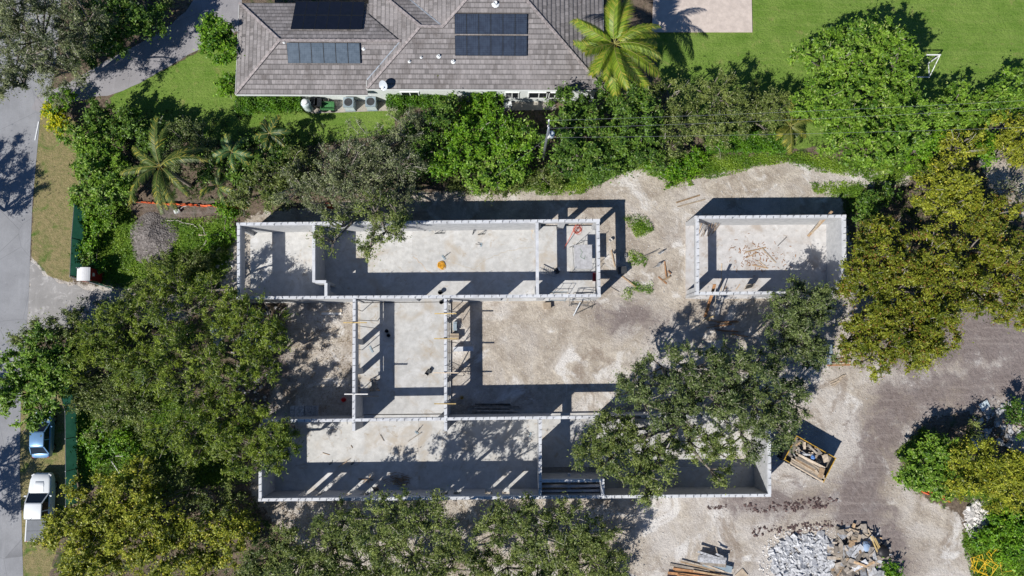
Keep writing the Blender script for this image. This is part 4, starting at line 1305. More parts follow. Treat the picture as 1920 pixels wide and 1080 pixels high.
m = MB(); m.lathe((0,0,0.02), [(0.28,0),(0.28,0.06),(0.2,0.1)], 16); m.build('blade_ring', MAT['darksteel'], t, False)
m = MB(); m.box((0,0,0.25),(0.28,0.3,0.28)); m.build('engine', MAT['black'], t, False)
m = MB(); m.box((0.22,0.05,0.35),(0.16,0.3,0.2)); m.build('fuel_tank', MAT['whitepipe'], t, False)
m = MB(); m.tube([(0,0,0.3),(-0.3,0.4,0.8)],0.02,6); m.build('handle', MAT['steel'], t, False)
q = P(1114, 520, ZF)
t = thing('floor_jack', 'red jack with upright handle by the right end beam', 'jack', q, 0.0)
m = MB(); m.box((0,0,0.18),(0.28,0.75,0.3)); m.build('body', MAT['toiletred'], t, False)
m = MB(); m.tube([(0,0.3,0.25),(0,0.45,1.0)],0.025,6); m.tube([(-0.15,0.45,1.0),(0.15,0.45,1.0)],0.025,6); m.build('handle', MAT['darksteel'], t, False)
for s in (-1,1):
    m = MB(); m.tube([(s*0.14-.03,-0.28,0.09),(s*0.14+.03,-0.28,0.09)],0.09,10); m.build('wheel', MAT['rubber'], t, False)
# frames leaning outside the lower wall of the upper wing
def lean_frame(px, py, label, w, h, tilt, rz, mat, z=0.0, grp='steel frames by the upper wing'):
    q = P(px, py, z)
    t = thing('scaffold_section', label, 'scaffold', q, rz, grp)
    frame_scaf(t, w, h, mat, Matrix.Rotation(math.radians(tilt), 3, 'X'))
    return t
lean_frame(1044, 566, 'dark grey frame leaning in the doorway of the upper wing', 1.5, 1.7, -28, 0.0, 'acgrey')
lean_frame(1084, 574, 'steel frame leaning on the wall near its right corner', 1.7, 1.75, -25, 0.03, 'steel')
lean_frame(1090, 577, 'steel frame tipped over in front of the leaning frame', 1.9, 1.5, -55, -0.15, 'darksteel')
board((1088,566,0.6),(1075,592,0.05),0.09,0.06,'steel','long pale pole slanting out from the leaning steel frames',name='pole',cat='pole')
board((1080,588,0.03),(1116,571,0.1),0.05,0.05,'darksteel','dark thin pole crossing the pale pole on the ground',name='pole',cat='pole')
q = P(1025, 574, 0)
m = MB(); m.box((q.x,q.y,0.2),(0.62,0.55,0.4),0.05); m.box((q.x+.02,q.y,0.415),(0.7,0.62,0.03),0.05)
single(m, 'plywood_box', MAT['plywood'], 'tan plywood box on the sand below the cross wall', 'box')
for px, lab in ((1046,'left of two thin steel rails lying inside the lower wall'),(1094,'right of two thin steel rails lying inside the lower wall')):
    board((px-15,549,ZF),(px+18,548,ZF),0.05,0.05,'darksteel',lab,'steel rails inside the lower wall',name='rail',cat='rail')
# --- rough ground between wing and garage
rs = random.Random(21)
ORDN = ['first','second','third','fourth','fifth','sixth','seventh','eighth','ninth','tenth','eleventh','twelfth']
def cmu(px, py, rz, label, z=0.0):
    q = P(px, py, z)
    m = MB()
    for x in (-0.185, 0, 0.185): m.box((q.x + x*math.cos(rz), q.y + x*math.sin(rz), q.z+0.1),(0.03,0.2,0.2),rz)
    for s in (-1,1):
        o = Vector((-math.sin(rz), math.cos(rz), 0))*s*0.085
        m.box((q.x+o.x, q.y+o.y, q.z+0.1),(0.37,0.03,0.198),rz)
    return single(m, 'concrete_block', MAT['chunk'], label, 'concrete block', 'loose concrete blocks')
cmu(1163, 485, 1.5, 'loose grey block left of the stacked buckets beyond the end beam')
cmu(1173, 480, 1.55, 'upper of two pale blocks in the weeds beyond the end beam', 0.0)
cmu(1173, 503, 1.5, 'lower of two pale blocks in the weeds beyond the end beam', 0.0)
bucket(1144, 451, 0, 'whitepipe', 'white bucket on the sand beyond the end beam')
bucket(1151, 474, 0, 'whitepipe', 'white bucket beside a leaning pole beyond the end beam', 0.14)
board((1146,469,0.1),(1153,500,0),0.07,0.06,'wood','brown pole lying beside the white bucket beyond the end beam',name='pole',cat='pole')
m = MB(); q = P(1165, 508, 0); m.box((q.x,q.y,0.35),(0.7,0.6,0.7),0.1); m.box((q.x,q.y,0.72),(0.76,0.66,0.05),0.1); m.tube([(q.x-.3,q.y-.2,0.7),(q.x-.6,q.y+.3,1.3)],0.03,6)
single(m, 'mortar_mixer', MAT['darksteel'], 'dark mixer box where the long shadows meet beyond the end beam', 'mixer')
for i,(a,b,w,mt,lab) in enumerate([
    ((1165,517,0),(1192,538,0.1),0.12,'wood','brown board slanting away from the dark mixer box'),
    ((1130,533,0),(1143,542,0.0),0.10,'greywood','short grey board left of the long diagonal shadow'),
    ((1143,538,0.02),(1160,548,0.04),0.10,'greywood','short pale board crossing the diagonal shadow'),
    ((1246,490,0),(1249,520,0.15),0.10,'redwood','upright looking brown board in the weeds left of the garage'),
    ((1242,527,0.05),(1257,518,0.1),0.16,'wood','topmost of the short brown boards left of the garage'),
    ((1234,519,0),(1250,532,0.0),0.12,'redwood','lower of the short brown boards left of the garage'),
    ((1252,508,0.1),(1258,514,0.1),0.10,'redwood','small bent board at the end of the brown boards'),
    ((1210,479,0),(1233,470,0.35),0.05,'darksteel','thin bent steel bar propped up in the sand'),
    ((1225,502,0),(1243,492,0.4),0.06,'darksteel','thin steel bar propped beside a grey stone slab'),
    ]): board(a,b,w,0.05,mt,lab,'loose boards left of the garage')
for px,py,s,rz,lab in ((1238,474,0.5,0.6,'tilted grey slab standing up in the sand left of the garage'),(1234,497,0.45,0.9,'pale broken slab beside the thin steel bar')):
    q = P(px,py,0); m = MB(); m.box((q.x,q.y,0.24),(s,0.08,0.5),rz,mat=(Matrix.Rotation(rz,3,'Z')@Matrix.Rotation(0.35,3,'X')))
    single(m,'stone_slab',MAT['chunk'],lab,'slab')
board((1268,380,0),(1312,366,0.0),0.14,0.04,'wood','upper of two brown boards on the sand above the garage','boards on the sand above the garage')
board((1270,388,0),(1322,374,0.0),0.12,0.04,'plywood','lower of two brown boards on the sand above the garage','boards on the sand above the garage')

# --- garage
for k in range(14):
    x0 = 1312 + k*2.6 + rs.uniform(-2,2)
    pa = P(x0 - 6 + rs.uniform(-3,3), 441 + rs.uniform(-4,4), GF)
    pb = P(x0 + rs.uniform(-3,6), 418 + rs.uniform(-3,3), GF + 1.4 + rs.uniform(-.3,.4))
    m = MB(); m.tube([pa, pb], 0.022, 5)
    single(m, 'wooden_stake', MAT['wood' if k % 3 else 'greywood'], 'thin wooden stake in the bundle leaning in the upper left garage corner', 'stake', 'stakes leaning in the garage corner')
board((1515,443,GF+0.05),(1560,396,3.5),0.22,0.05,'wood','lower plank of the pair leaning over the upper garage wall','planks leaning over the garage wall')
board((1522,437,GF+0.62),(1541,411,2.4),0.2,0.05,'palewood','short pale plank lying on the leaning garage plank','planks leaning over the garage wall')
for a,b,w,mt,lab in [((1397,473,GF),(1436,464,GF),0.12,'wood','brown board near the top of the garage floor litter'),((1428,465,GF+0.05),(1455,493,GF),0.10,'palewood','pale board slanting right across the garage floor'),((1400,483,GF),(1419,474,GF),0.08,'wood','short brown board at the left of the garage floor litter'),((1458,461,GF),(1475,444,GF),0.06,'darksteel','thin dark rod on the garage floor'),((1410,497,GF),(1440,503,GF),0.1,'wood','lower brown board in the garage floor litter'),((1422,488,GF),(1437,502,GF),0.07,'palewood','thin pale stick in the garage floor litter'),((1353,494,GF),(1352,545,GF),0.10,'palewood','long pale board standing upright in the picture on the garage floor'),((1356,545,GF),(1362,537,GF),0.07,'wood','short stick near the lower garage wall'),((1380,543,GF),(1387,533,GF),0.07,'wood','second short stick near the lower garage wall')]:
    board(a,b,w,0.04,mt,lab,'boards on the garage floor')
rb = MB()
for k in range(130):
    q = P(rs.gauss(1415,30), rs.gauss(482,14), GF)
    rb.box((q.x,q.y,GF+0.02),(rs.uniform(.05,.35),rs.uniform(.02,.06),0.03),rs.uniform(0,3.1))
o = single(rb,'wood_scraps',MAT['redwood'],'thin scatter of brown wood scraps over the garage floor','wood scraps',kind='stuff')
board((1340,533,3.3),(1322,594,0.05),0.26,0.06,'redwood','orange brown plank leaning through the lower garage opening','planks leaning out of the garage')
board((1343,540,2.9),(1339,597,0.05),0.06,0.06,'greywood','thin grey prop beside the leaning orange plank','planks leaning out of the garage',name='prop',cat='prop')
q0 = P(1403,541,GF); t = thing('panel_frame','dark framed panel leaning inside the lower garage wall','panel',q0,0.25)
m = MB()
for s in (-1,1): m.bar((s*0.4,0,0.0),(s*0.4,0.35,0.9),0.06)
for f in (0.03,0.97): m.bar((-0.4,0.35*f,0.9*f),(0.4,0.35*f,0.9*f),0.06)
m.build('frame', MAT['greywood'], t, False)
m = MB(); m.add([(-0.37,0.01,0.03),(0.37,0.01,0.03),(0.37,0.34,0.87),(-0.37,0.34,0.87),(-0.37,0.03,0.02),(0.37,0.03,0.02),(0.37,0.36,0.86),(-0.37,0.36,0.86)],[(0,1,2,3),(7,6,5,4)]); m.build('board', MAT['black'], t, False)
for k in range(12):
    x, y = 1322 + rs.uniform(0,50), 600 + k*2.4
    L_ = rs.uniform(20,46)
    board((x,y,0.02+0.05*(k%3)),(x+L_*.95,y+rs.uniform(-5,6),0.02+0.05*(k%3)),rs.uniform(.08,.16),0.05,('wood','greywood','redwood')[k%3],'%s plank from the top in the shaded loose stack below the garage' % ORDN[k],'planks in the stack below the garage')
board((1318,601,0.3),(1340,592,0.3),0.1,0.05,'yellowwood','yellow board on top of the plank stack below the garage')

# --- middle bay
bucket(726, 621, ZF, 'black', 'upper of two black buckets in the long shadow of the middle bay')
bucket(729.5, 629, ZF, 'black', 'lower of two black buckets in the long shadow of the middle bay')
q = P(703, 722, ZF)
t = thing('workbench', 'wooden workbench with a plank top in the middle bay', 'workbench', q, 0.05)
m = MB(); m.box((0.05,0.0,0.8),(0.4,1.1,0.05)); m.build('top', MAT['plywood'], t, False)
for sx in (-1,1):
    for sy in (-1,1):
        m = MB(); m.bar((sx*0.45,sy*0.5,0),(sx*0.2,sy*0.4,0.78),0.08,0.05); m.build('leg', MAT['wood'], t, False)
m = MB()
for k in range(4):
    m = MB(); m.box((0.0, 0.62-k*0.09, 0.85),(0.75,0.05,0.05),0.1); m.build('slat', MAT['greywood'], t, False)
for k in range(3):
    m = MB(); m.box((-0.15, -0.45+k*0.14, 0.3),(1.1,0.05,0.05),0.5); m.build('crosspiece', MAT['greywood'], t, False)
t = thing('wheelbarrow', 'dark wheelbarrow on the middle bay floor', 'wheelbarrow', P(803,698,ZF), -0.6)
t.scale = (.6, .6, .6)
m = MB(); m.add([(-.22,-.3,.3),(.22,-.3,.3),(.16,.3,.3),(-.16,.3,.3),(-.33,-.42,.6),(.33,-.42,.6),(.27,.5,.55),(-.27,.5,.55)],[(3,2,1,0),(0,1,5,4),(1,2,6,5),(2,3,7,6),(3,0,4,7)]); m.build('tray', MAT['darksteel'], t, False)
m = MB(); m.tube([(-.04,.62,.19),(.04,.62,.19)],.19,14); m.build('wheel', MAT['rubber'], t, False)
m = MB()
for s in (-1,1): m.tube([(s*.06,.62,.19),(s*.2,0,.3),(s*.28,-.9,.6)],.02,6); m.tube([(s*.2,-.3,.3),(s*.22,-.4,0)],.02,6)
m.build('handle', MAT['greywood'], t, False)
for py, xx0, xx1, mt, lab in ((588,815,856,'yellowwood','topmost yellow board across the right wall of the middle bay'),(635,814,858,'yellowwood','second yellow board from the top across the right wall of the middle bay'),(699,812,860,'palewood','third yellow board from the top across the right wall of the middle bay'),(757,814,855,'yellowwood','lowest yellow board across the right wall of the middle bay'),(605,644,688,'yellowwood','yellow board across the left wall of the middle bay'),(739,646,690,'whitepipe','white board across the lower end of the left wall of the middle bay')):
    w = P((xx0+xx1)/2, py, 3.72)
    board((xx0,py,3.725),(xx1,py,3.725),0.09,0.09,mt,lab,'boards laid across the bay walls')
    # the board's raking props
    pr = thing('raking_prop', 'raking props under ' + lab.replace(' yellow',' ').replace('across the','on the').replace('of the middle bay','of the bay').replace(' from the top','').replace('  ',' '), 'prop', (w.x, w.y, 0))
    for s, dx in ((-0.25, 1.3), (0.25, 1.3)):
        m = MB(); m.bar((w.x+0.17, w.y+s, 3.3), (w.x+dx, w.y+s*1.4, 0.2 if xx0 < 700 else 0.0), 0.05, 0.05); m.build('prop', MAT['greywood'], pr)
# rails hung on the inner faces (bracing that casts the second shadow line)
for xa, y0, y1, lab in ((670,572,740,'long timber brace rail along the left wall of the middle bay'),(842,572,752,'long timber brace rail along the right wall of the middle bay')):
    a, b = P(xa,y0,2.35), P(xa,y1,2.35)
    m = MB(); m.wallbox(a,b,0.06,2.2,2.5)
    for f in (0.05,0.5,0.95):
        p = a.lerp(b,f); m.bar((p.x-0.1,p.y,2.3),(p.x-0.02,p.y,2.3),0.08)
        m.bar((p.x,p.y,0.2),(p.x,p.y,2.2),0.05)
    single(m,'brace_rail',MAT['greywood'],lab,'brace','brace rails in the middle bay')
ladder((858,694,0.05),(884,697,0.35),'wooden ladder lying on the ground right of the middle bay',0.45,'greywood',8)
ladder((862,690,0.0),(840,680,2.6),'steep ladder leaning on the right wall of the middle bay',0.45,'steel',9)
q = P(853,632,0); m = MB(); m.box((q.x,q.y,0.3),(0.75,0.55,0.6)); m.box((q.x,q.y,0.62),(0.8,0.6,0.04))
single(m,'crate',MAT['plywood'],'tan crate against the right side of the middle bay','crate')
coil(863,612,0.0,0.27,3,'whitepipe','small pale hose ring above the tan crate',0.02,12)
bucket(866,745,0,'yellow','yellow bucket in the lit corner right of the middle bay',0.15)
q = P(858,612,0); m = MB(); m.box((q.x-.2,q.y,0.25),(0.35,0.8,0.5)); m.box((q.x-.2,q.y,0.52),(0.3,0.5,0.06))
single(m,'tool_chest',MAT['acgrey'],'grey tool chest beside the pale hose ring','chest')
for k in range(9):
    y = 758 + k*2.1
    board((882+rs.uniform(-6,14),y,0.02+0.06*(k//3)),(955+rs.uniform(-5,22),y+rs.uniform(-1,1),0.02+0.06*(k//3)),0.16,0.05,'greywood','%s grey plank from the top in the shaded stack against the lower wing' % ORDN[k],'planks stacked in the lower wing shadow')
# --- left of the middle bay
bucket(646, 749, 0, 'red', 'bright red bucket left of the middle bay', 0.2, 0.4)
for px,py,lab in ((559,771,'left of two grey slabs of block in the shade above the lower wing'),(586,771,'right of two grey slabs of block in the shade above the lower wing')):
    q = P(px,py,0); m = MB()
    for i in range(3):
        for j in range(5): m.box((q.x-0.42+i*0.42,q.y-0.42+j*0.21,0.2),(0.39,0.19,0.4))
    single(m,'block_pallet',MAT['chunk'],lab,'block pallet','block pallets in the shade')
board((600,588,0.05),(641,582,0.05),0.35,0.03,'palewood','pale board with a dark edge below the upper wing','pale boards left of the bay')
board((603,588,0.1),(640,588,0.1),0.2,0.04,'whitepipe','white plank lying below the upper wing','pale boards left of the bay')
# --- lower wing floor
for px,py,lab in ((620,868,'left of two small dark hooks on the lower wing floor'),(661,868,'right of two small dark hooks on the lower wing floor')):
    q = P(px,py,ZF); m = MB(); m.tube([(q.x-.15,q.y-.1,ZF+.02),(q.x+.1,q.y-.05,ZF+.02),(q.x+.15,q.y+.1,ZF+.03),(q.x-.05,q.y+.08,ZF+.25)],0.025,6); m.box((q.x-.05,q.y-.1,ZF+.03),(.2,.1,.05),.5)
    single(m,'steel_hook',MAT['darksteel'],lab,'hook','steel hooks on the floor')
for a,b,w,mt,lab in [((634,876,ZF),(651,865,ZF+.3),.05,'wood','thin stick slanting out of the window shadow'),((765,828,ZF),(789,812,ZF+.1),.06,'greywood','thin stick beside the white footed scraper'),((713,815,ZF),(720,827,ZF),.07,'greywood','short bent grey stick on the lower wing floor'),((605,849,ZF),(618,853,ZF),.04,'wood','tiny brown stick in the middle of the lower wing floor'),((658,835,ZF),(661,840,ZF),.05,'wood','upper tiny stick near the floor seam'),((672,898,ZF+.1),(700,900,ZF+.1),.1,'wood','brown board across the second window light'),((680,905,ZF),(702,893,ZF+.3),.1,'palewood','pale board crossing the second window light'),((690,906,ZF),(695,889,ZF+.3),.08,'wood','short brown prop in the second window light')]:
    board(a,b,w,0.05,mt,lab,'sticks on the lower wing floor')
q = P(707,921,ZF); t = thing('sawhorse','grey door panel propped on the lower wall between windows','panel',q,0.1)
m = MB(); m.bar((0,0.0,0),(0,0.55,1.1),0.42,0.05); m.build('board',MAT['greywood'],t,False)
m = MB(); m.bar((-.2,0.1,0.1),(-.2,0.6,1.1),0.05,0.09); m.bar((.2,0.1,0.1),(.2,0.6,1.1),0.05,0.09); m.build('batten',MAT['wood'],t,False)
rb = MB()
for k in range(60):
    q = P(rs.gauss(752,11), rs.gauss(901,5), ZF)
    rb.box((q.x,q.y,ZF+0.03+0.003*k),(rs.uniform(.2,.9),rs.uniform(.02,.05),0.03),rs.uniform(-.7,.4))
single(rb,'wood_scraps',MAT['wood'],'small heap of brown wood scraps in the lower wing shadow','wood scraps',kind='stuff')

def place9(u, v):
    a = 'upper' if v < -.3 else ('lower' if v > .3 else 'middle'); b = 'left' if u < -.3 else ('right' if u > .3 else 'centre')
    return 'in the %s %s' % (a, b)
# ------------------------------------------------------------------ right side: dumpster, heaps, stacks
DC = [P(1497,816,1.7),P(1567,861,1.7),P(1544,902,1.7),P(1466,862,1.7)]
c = sum(DC, Vector())/4
ux = ((DC[1]-DC[0])+(DC[2]-DC[3])); ang = math.atan2(ux.y, ux.x)
Ld = ((DC[1]-DC[0]).length+(DC[2]-DC[3]).length)/2; Wd = ((DC[1]-DC[2]).length+(DC[0]-DC[3]).length)/2
t = thing('dumpster','dark open skip with yellow rim heaped with scrap wood','skip',(c.x,c.y,0),ang)
Hd = 1.7
m = MB(); m.box((0,0,0.12),(Ld-0.1,Wd-0.1,0.12))
for s in (-1,1): m.box((0,s*(Wd/2-.04),Hd/2+.05),(Ld,0.06,Hd-.1)); m.box((s*(Ld/2-.04),0,Hd/2+.05),(0.06,Wd-.15,Hd-.1))
for s in (-1,1):
    for k in range(7): m.box((-Ld/2+.3+k*(Ld-.6)/6,s*(Wd/2+.02),Hd/2),(0.1,0.07,Hd-.25))
m.build('hull',MAT['dumpster'],t,False)
m = MB()
for s in (-1,1): m.box((0,s*(Wd/2-.03),Hd+.03),(Ld+.06,0.06,0.08)); m.box((s*(Ld/2-.03),0,Hd+.028),(0.06,Wd-.1,0.08))
m.build('rim',MAT['skiprim'],t,False)
for s in (-1,1):
    m = MB(); m.tube([(s*Ld*.35,-Wd/2+.1,0.07),(s*Ld*.35,Wd/2-.1,0.07)],0.07,10); m.build('roller',MAT['steel'],t,False)
m = MB(); m.add([(-Ld/2+.1,-Wd/2+.1,1.3),(Ld/2-.1,-Wd/2+.1,1.25),(Ld/2-.1,Wd/2-.1,1.2),(-Ld/2+.1,Wd/2-.1,1.3)],[(0,1,2,3)]); m.build('rubble_fill',MAT['greywood'],t,False)
Rz = Matrix.Rotation(ang,3,'Z')
def in_skip(x,y,z): 
    v = Rz @ Vector((x,y,0)); return Vector((c.x+v.x,c.y+v.y,z))
for k in range(46):
    L_ = rs.uniform(.35,1.0) if k > 12 else rs.uniform(1.4,2.6)
    th = rs.gauss(-0.05,.2) if k <= 12 else rs.uniform(-1.4,1.4)
    x = rs.uniform(-Ld/2+.25+L_/2*abs(math.cos(th)), Ld/2-.25-L_/2*abs(math.cos(th))); y = rs.uniform(-Wd/2+.25,Wd/2-.25)
    if k <= 12: y = rs.uniform(-Wd/2+.2, 0.0)
    y = max(-Wd/2+.15+L_/2*abs(math.sin(th)), min(Wd/2-.15-L_/2*abs(math.sin(th)), y))
    z = 1.36 + 0.014*k
    dx, dy = math.cos(th)*L_/2, math.sin(th)*L_/2
    m = MB(); m.bar(in_skip(x-dx,y-dy,z+rs.uniform(-.06,.08)), in_skip(x+dx,y+dy,z+rs.uniform(-.06,.12)), rs.uniform(.09,.22) if k%5 else rs.uniform(.35,.5), 0.04)
    single(m,'scrap_board',MAT[('palewood','plywood','greywood','wood','palewood','chunk')[k%6]],'%s %s scrap board %s of the open skip' % ('long' if L_>1.3 else 'short', {'palewood':'pale','plywood':'tan','greywood':'grey','wood':'brown','chunk':'pale grey'}[('palewood','plywood','greywood','wood','palewood','chunk')[k%6]], place9(x/(Ld/2),-y/(Wd/2))),'board','scrap boards in the skip')
for k in range(9):
    L_ = rs.uniform(2.4,3.5); y = -Wd/2+.02+.13*k; x = rs.uniform(-.2,.3); th = rs.gauss(0,.04)
    dx, dy = math.cos(th)*L_/2, math.sin(th)*L_/2
    m = MB(); m.bar(in_skip(x-dx,y-dy,1.86+.02*k), in_skip(x+dx,y+dy,1.84+.02*k), rs.uniform(.1,.24), 0.045)
    single(m,'scrap_board',MAT[('palewood','greywood','plywood','palewood','wood')[k%5]],'%s long plank from the near rim of the heaped skip' % ORDN[k],'board','scrap boards in the skip')
for x,y,mt,s,lab in ((0.0,0.2,'blue',.36,'blue plastic bag on top of the scrap in the skip'),(0.62,.2,'black',.46,'black rubbish bag on top of the scrap in the skip')):
    q = in_skip(x,y,2.0); m = MB(); rr = random.Random(5)
    vs,fs=[],[]
    for i in range(7):
        for j in range(12):
            a=6.283*j/12; ph_=math.pi*i/6; r=s*.6*(1+rr.uniform(-.2,.2))
            vs.append((q.x+r*math.sin(ph_)*math.cos(a),q.y+r*math.sin(ph_)*math.sin(a)*.8,q.z+r*.6*math.cos(ph_)+.1))
    for i in range(6):
        for j in range(12): fs.append((i*12+j,(i+1)*12+j,(i+1)*12+(j+1)%12,i*12+(j+1)%12))
    m.add(vs,fs); single(m,'rubbish_bag',MAT[mt],lab,'bag')
# broken boards heap
def heap(cx, cy, rx, ry, n, zmax, seed, mats, label, group, name, cat, smin=.3, smax=1.9, thick=0.04, wmin=.2, wmax=.75):
    r = random.Random(seed)
    for k in range(n):
        a, f = r.uniform(0,6.283), math.sqrt(r.random())
        px, py = cx+rx*f*math.cos(a), cy+ry*f*math.sin(a)
        z = zmax*(1-f)*0.85+0.04+0.15*r.random()
        q = P(px,py,z)
        L_, w = r.uniform(smin,smax), r.uniform(wmin,wmax)
        if r.random() < .35: w *= .4; L_ *= 1.25
        R = Matrix.Rotation(r.uniform(0,3.14),3,'Z') @ Matrix.Rotation(r.gauss(0,.28),3,'X') @ Matrix.Rotation(r.gauss(0,.2),3,'Y')
        m = MB(); m.box((q.x,q.y,q.z),(L_,w,thick),mat=R)
        single(m,name,MAT[mats[k%len(mats)]],'%s %s board %s of the bottom heap' % ('long narrow' if L_>3*w else ('large' if L_*w>.35 else 'small'), {'greywood':'grey','chunk':'pale grey','plywood':'tan','wood':'brown'}[mats[k%len(mats)]], place9((px-cx)/rx,(py-cy)/ry)),cat,group)
heap(1608,1045,52,56,150,1.2,31,('greywood','chunk','greywood','greywood','plywood','greywood','greywood','chunk','greywood','wood'),'broken board in the jumbled heap at the bottom of the site','broken boards in the heap','broken_board','board')
m = MB(); q = P(1655,1034,0.4); m.lathe((q.x,q.y,0.05),[(.5,0),(.58,.3),(.5,.6),(.2,.72)],14); single(m,'black_drum',MAT['black'],'squashed black plastic drum at the right edge of the board heap','drum',smooth=True)
m = MB(); q = P(1623,1025,0.7); m.lathe((q.x,q.y,0.55),[(.45,0),(.5,.2),(.3,.4),(.1,.45)],10); single(m,'blue_bag',MAT['bluetarp'],'dark blue bag among the broken boards of the heap','bag')
for k,(a,b) in enumerate((((1632,1005,1.0),(1645,1035,.5)),((1636,1005,1.0),(1648,1030,.5)),((1640,1008,.9),(1650,1028,.5)))):
    board(a,b,.1,.05,'yellowwood','%s raw yellow stud from the left in the board heap' % ORDN[k],'raw studs in the heap',name='stud',cat='stud')
# pale rubble
def rubble(name, label, cat, pts, n, smin, smax, mat, seed, zmax=.3):
    r = random.Random(seed); m = MB()
    W = poly_world(pts); xs=[p.x for p in W]; ys=[p.y for p in W]
    X = np.array([r.uniform(min(xs),max(xs)) for _ in range(n*3)]); Y = np.array([r.uniform(min(ys),max(ys)) for _ in range(n*3)])
    D = inside_dist(X,Y,W)
    cnt = 0
    for x,y,d in zip(X,Y,D):
        if d <= 0 or cnt >= n: continue
        cnt += 1
        s = smin+(smax-smin)*1.5*r.random()**3.2
        R = Euler((r.uniform(-.6,.6),r.uniform(-.6,.6),r.uniform(0,6))).to_matrix()
        z = min(zmax,d*.35)*r.random()+s*.06
        vs = []
        for sx,sy,sz in ((-1,-1,-1),(1,-1,-1),(1,1,-1),(-1,1,-1),(-1,-1,1),(1,-1,1),(1,1,1),(-1,1,1)):
            vs.append(R@Vector((sx*s*r.uniform(.3,.55),sy*s*r.uniform(.25,.5),sz*s*r.uniform(.12,.3)))+Vector((x,y,z)))
        m.add(vs,[(3,2,1,0),(4,5,6,7),(0,1,5,4),(1,2,6,5),(2,3,7,6),(3,0,4,7)])
    o = m.build(name,MAT[mat]); tag(o,label,cat,kind='stuff')
rubble('concrete_rubble','spread of pale broken concrete rubble beside the board heap','rubble',[(1445,1030),(1480,1005),(1540,1000),(1565,1030),(1560,1100),(1450,1100)],1500,.03,.46,'chunk',41,.1)
rubble('spilled_fines','pale crumbs of concrete spilling out around the rubble','rubble',[(1425,1020),(1470,990),(1560,985),(1590,1020),(1580,1100),(1420,1100)],1800,.03,.16,'limestone',46,.02)
rubble('soil_clods','broken rows of dark red soil clods pressed along the vehicle track','clods',[(1395,946),(1470,941),(1535,932),(1575,934),(1545,953),(1450,961),(1398,961)],300,.03,.22,'clod',47,.0)
rubble('soil_clods','lower row of dark red soil clods above the rubble','clods',[(1405,988),(1490,982),(1560,972),(1590,980),(1505,1003),(1412,1006)],280,.03,.2,'clod',48,.0)
rubble('soil_clods','short row of dark soil clods below the lower wing','clods',[(1325,950),(1362,946),(1362,952),(1330,955)],60,.05,.2,'clod',49,.02)
rubble('limestone_rocks','white limestone rocks spilled beside the right hand weeds','rocks',[(1812,948),(1835,940),(1855,960),(1850,1000),(1820,1005),(1805,975)],420,.06,.42,'limestone',42,.2)
rubble('site_stones','small pale stones scattered over the sand','stones',[(1110,350),(1560,312),(1590,700),(1640,710),(1560,1000),(1400,1040),(1150,1090),(1130,960),(1450,945),(1470,780),(1180,600),(930,600),(1130,560)],1800,.03,.10,'limestone',43,.0)
rubble('roadside_rubble','jumble of white rocks and rubbish in the shade at the right edge','rocks',[(1810,775),(1900,745),(1960,760),(1960,860),(1880,860),(1840,830)],240,.05,.42,'chunk',44,.12)
rubble('left_rubble','pale stones under the trees left of the lower wing','stones',[(400,500),(440,480),(445,560),(540,570),(500,780),(450,780),(430,640)],350,.05,.25,'limestone',45,.05)
cmu(1442,1047,0.7,'loose hollow block at the left edge of the pale rubble')
for k,(x0,y0,x1,y1,mt,w) in enumerate(((1256,1058,1330,1072,'greywood',.22),(1262,1066,1350,1078,'redwood',.2),(1252,1074,1345,1084,'redwood',.22),(1276,1053,1340,1070,'wood',.12),(1265,1071,1360,1088,'wood',.2),(1250,1082,1350,1094,'redwood',.2),(1300,1070,1372,1083,'wood',.14),(1270,1078,1365,1096,'redwood',.22))):
    board((x0,y0,.05+.06*(k%4)),(x1,y1,.05+.06*(k%4)),w,.06,mt,'%s brown timber from the top in the stack at the bottom edge' % ORDN[k],'timbers stacked at the bottom edge')
for k,(x0,y0,x1,y1,mt,w,z) in enumerate(((1308,1034,1345,1046,'chunk',.2,.7),(1310,1042,1362,1048,'chunk',.22,.62),(1308,1048,1360,1052,'chunk',.5,.5),(1318,1055,1372,1068,'acgrey',.55,.3),(1316,1056,1358,1072,'palewood',.12,.35),(1342,1038,1356,1044,'chunk',.15,.78))):
    board((x0,y0,z),(x1,y1,z),w,.07,mt,'%s grey beam from the top in the stack above the brown timbers' % ORDN[k],'grey beams above the timbers')
m = MB(); a_,b_ = P(1312,1050,0),P(1358,1056,0); m.wallbox(a_,b_,0.5,0.0,0.48); single(m,'beam_bearer',MAT['greywood'],'grey bearer stack under the propped grey beams','bearer')
board((1342,1026,.5),(1345,1038,.8),.07,.05,'palewood','thin pale stick standing out of the grey beams')
q = P(1390,1078,.05); m = MB(); m.box((q.x,q.y,.08),(.9,.75,.05),.7); single(m,'plywood_sheet',MAT['plywood'],'square plywood piece right of the brown timbers','plywood')
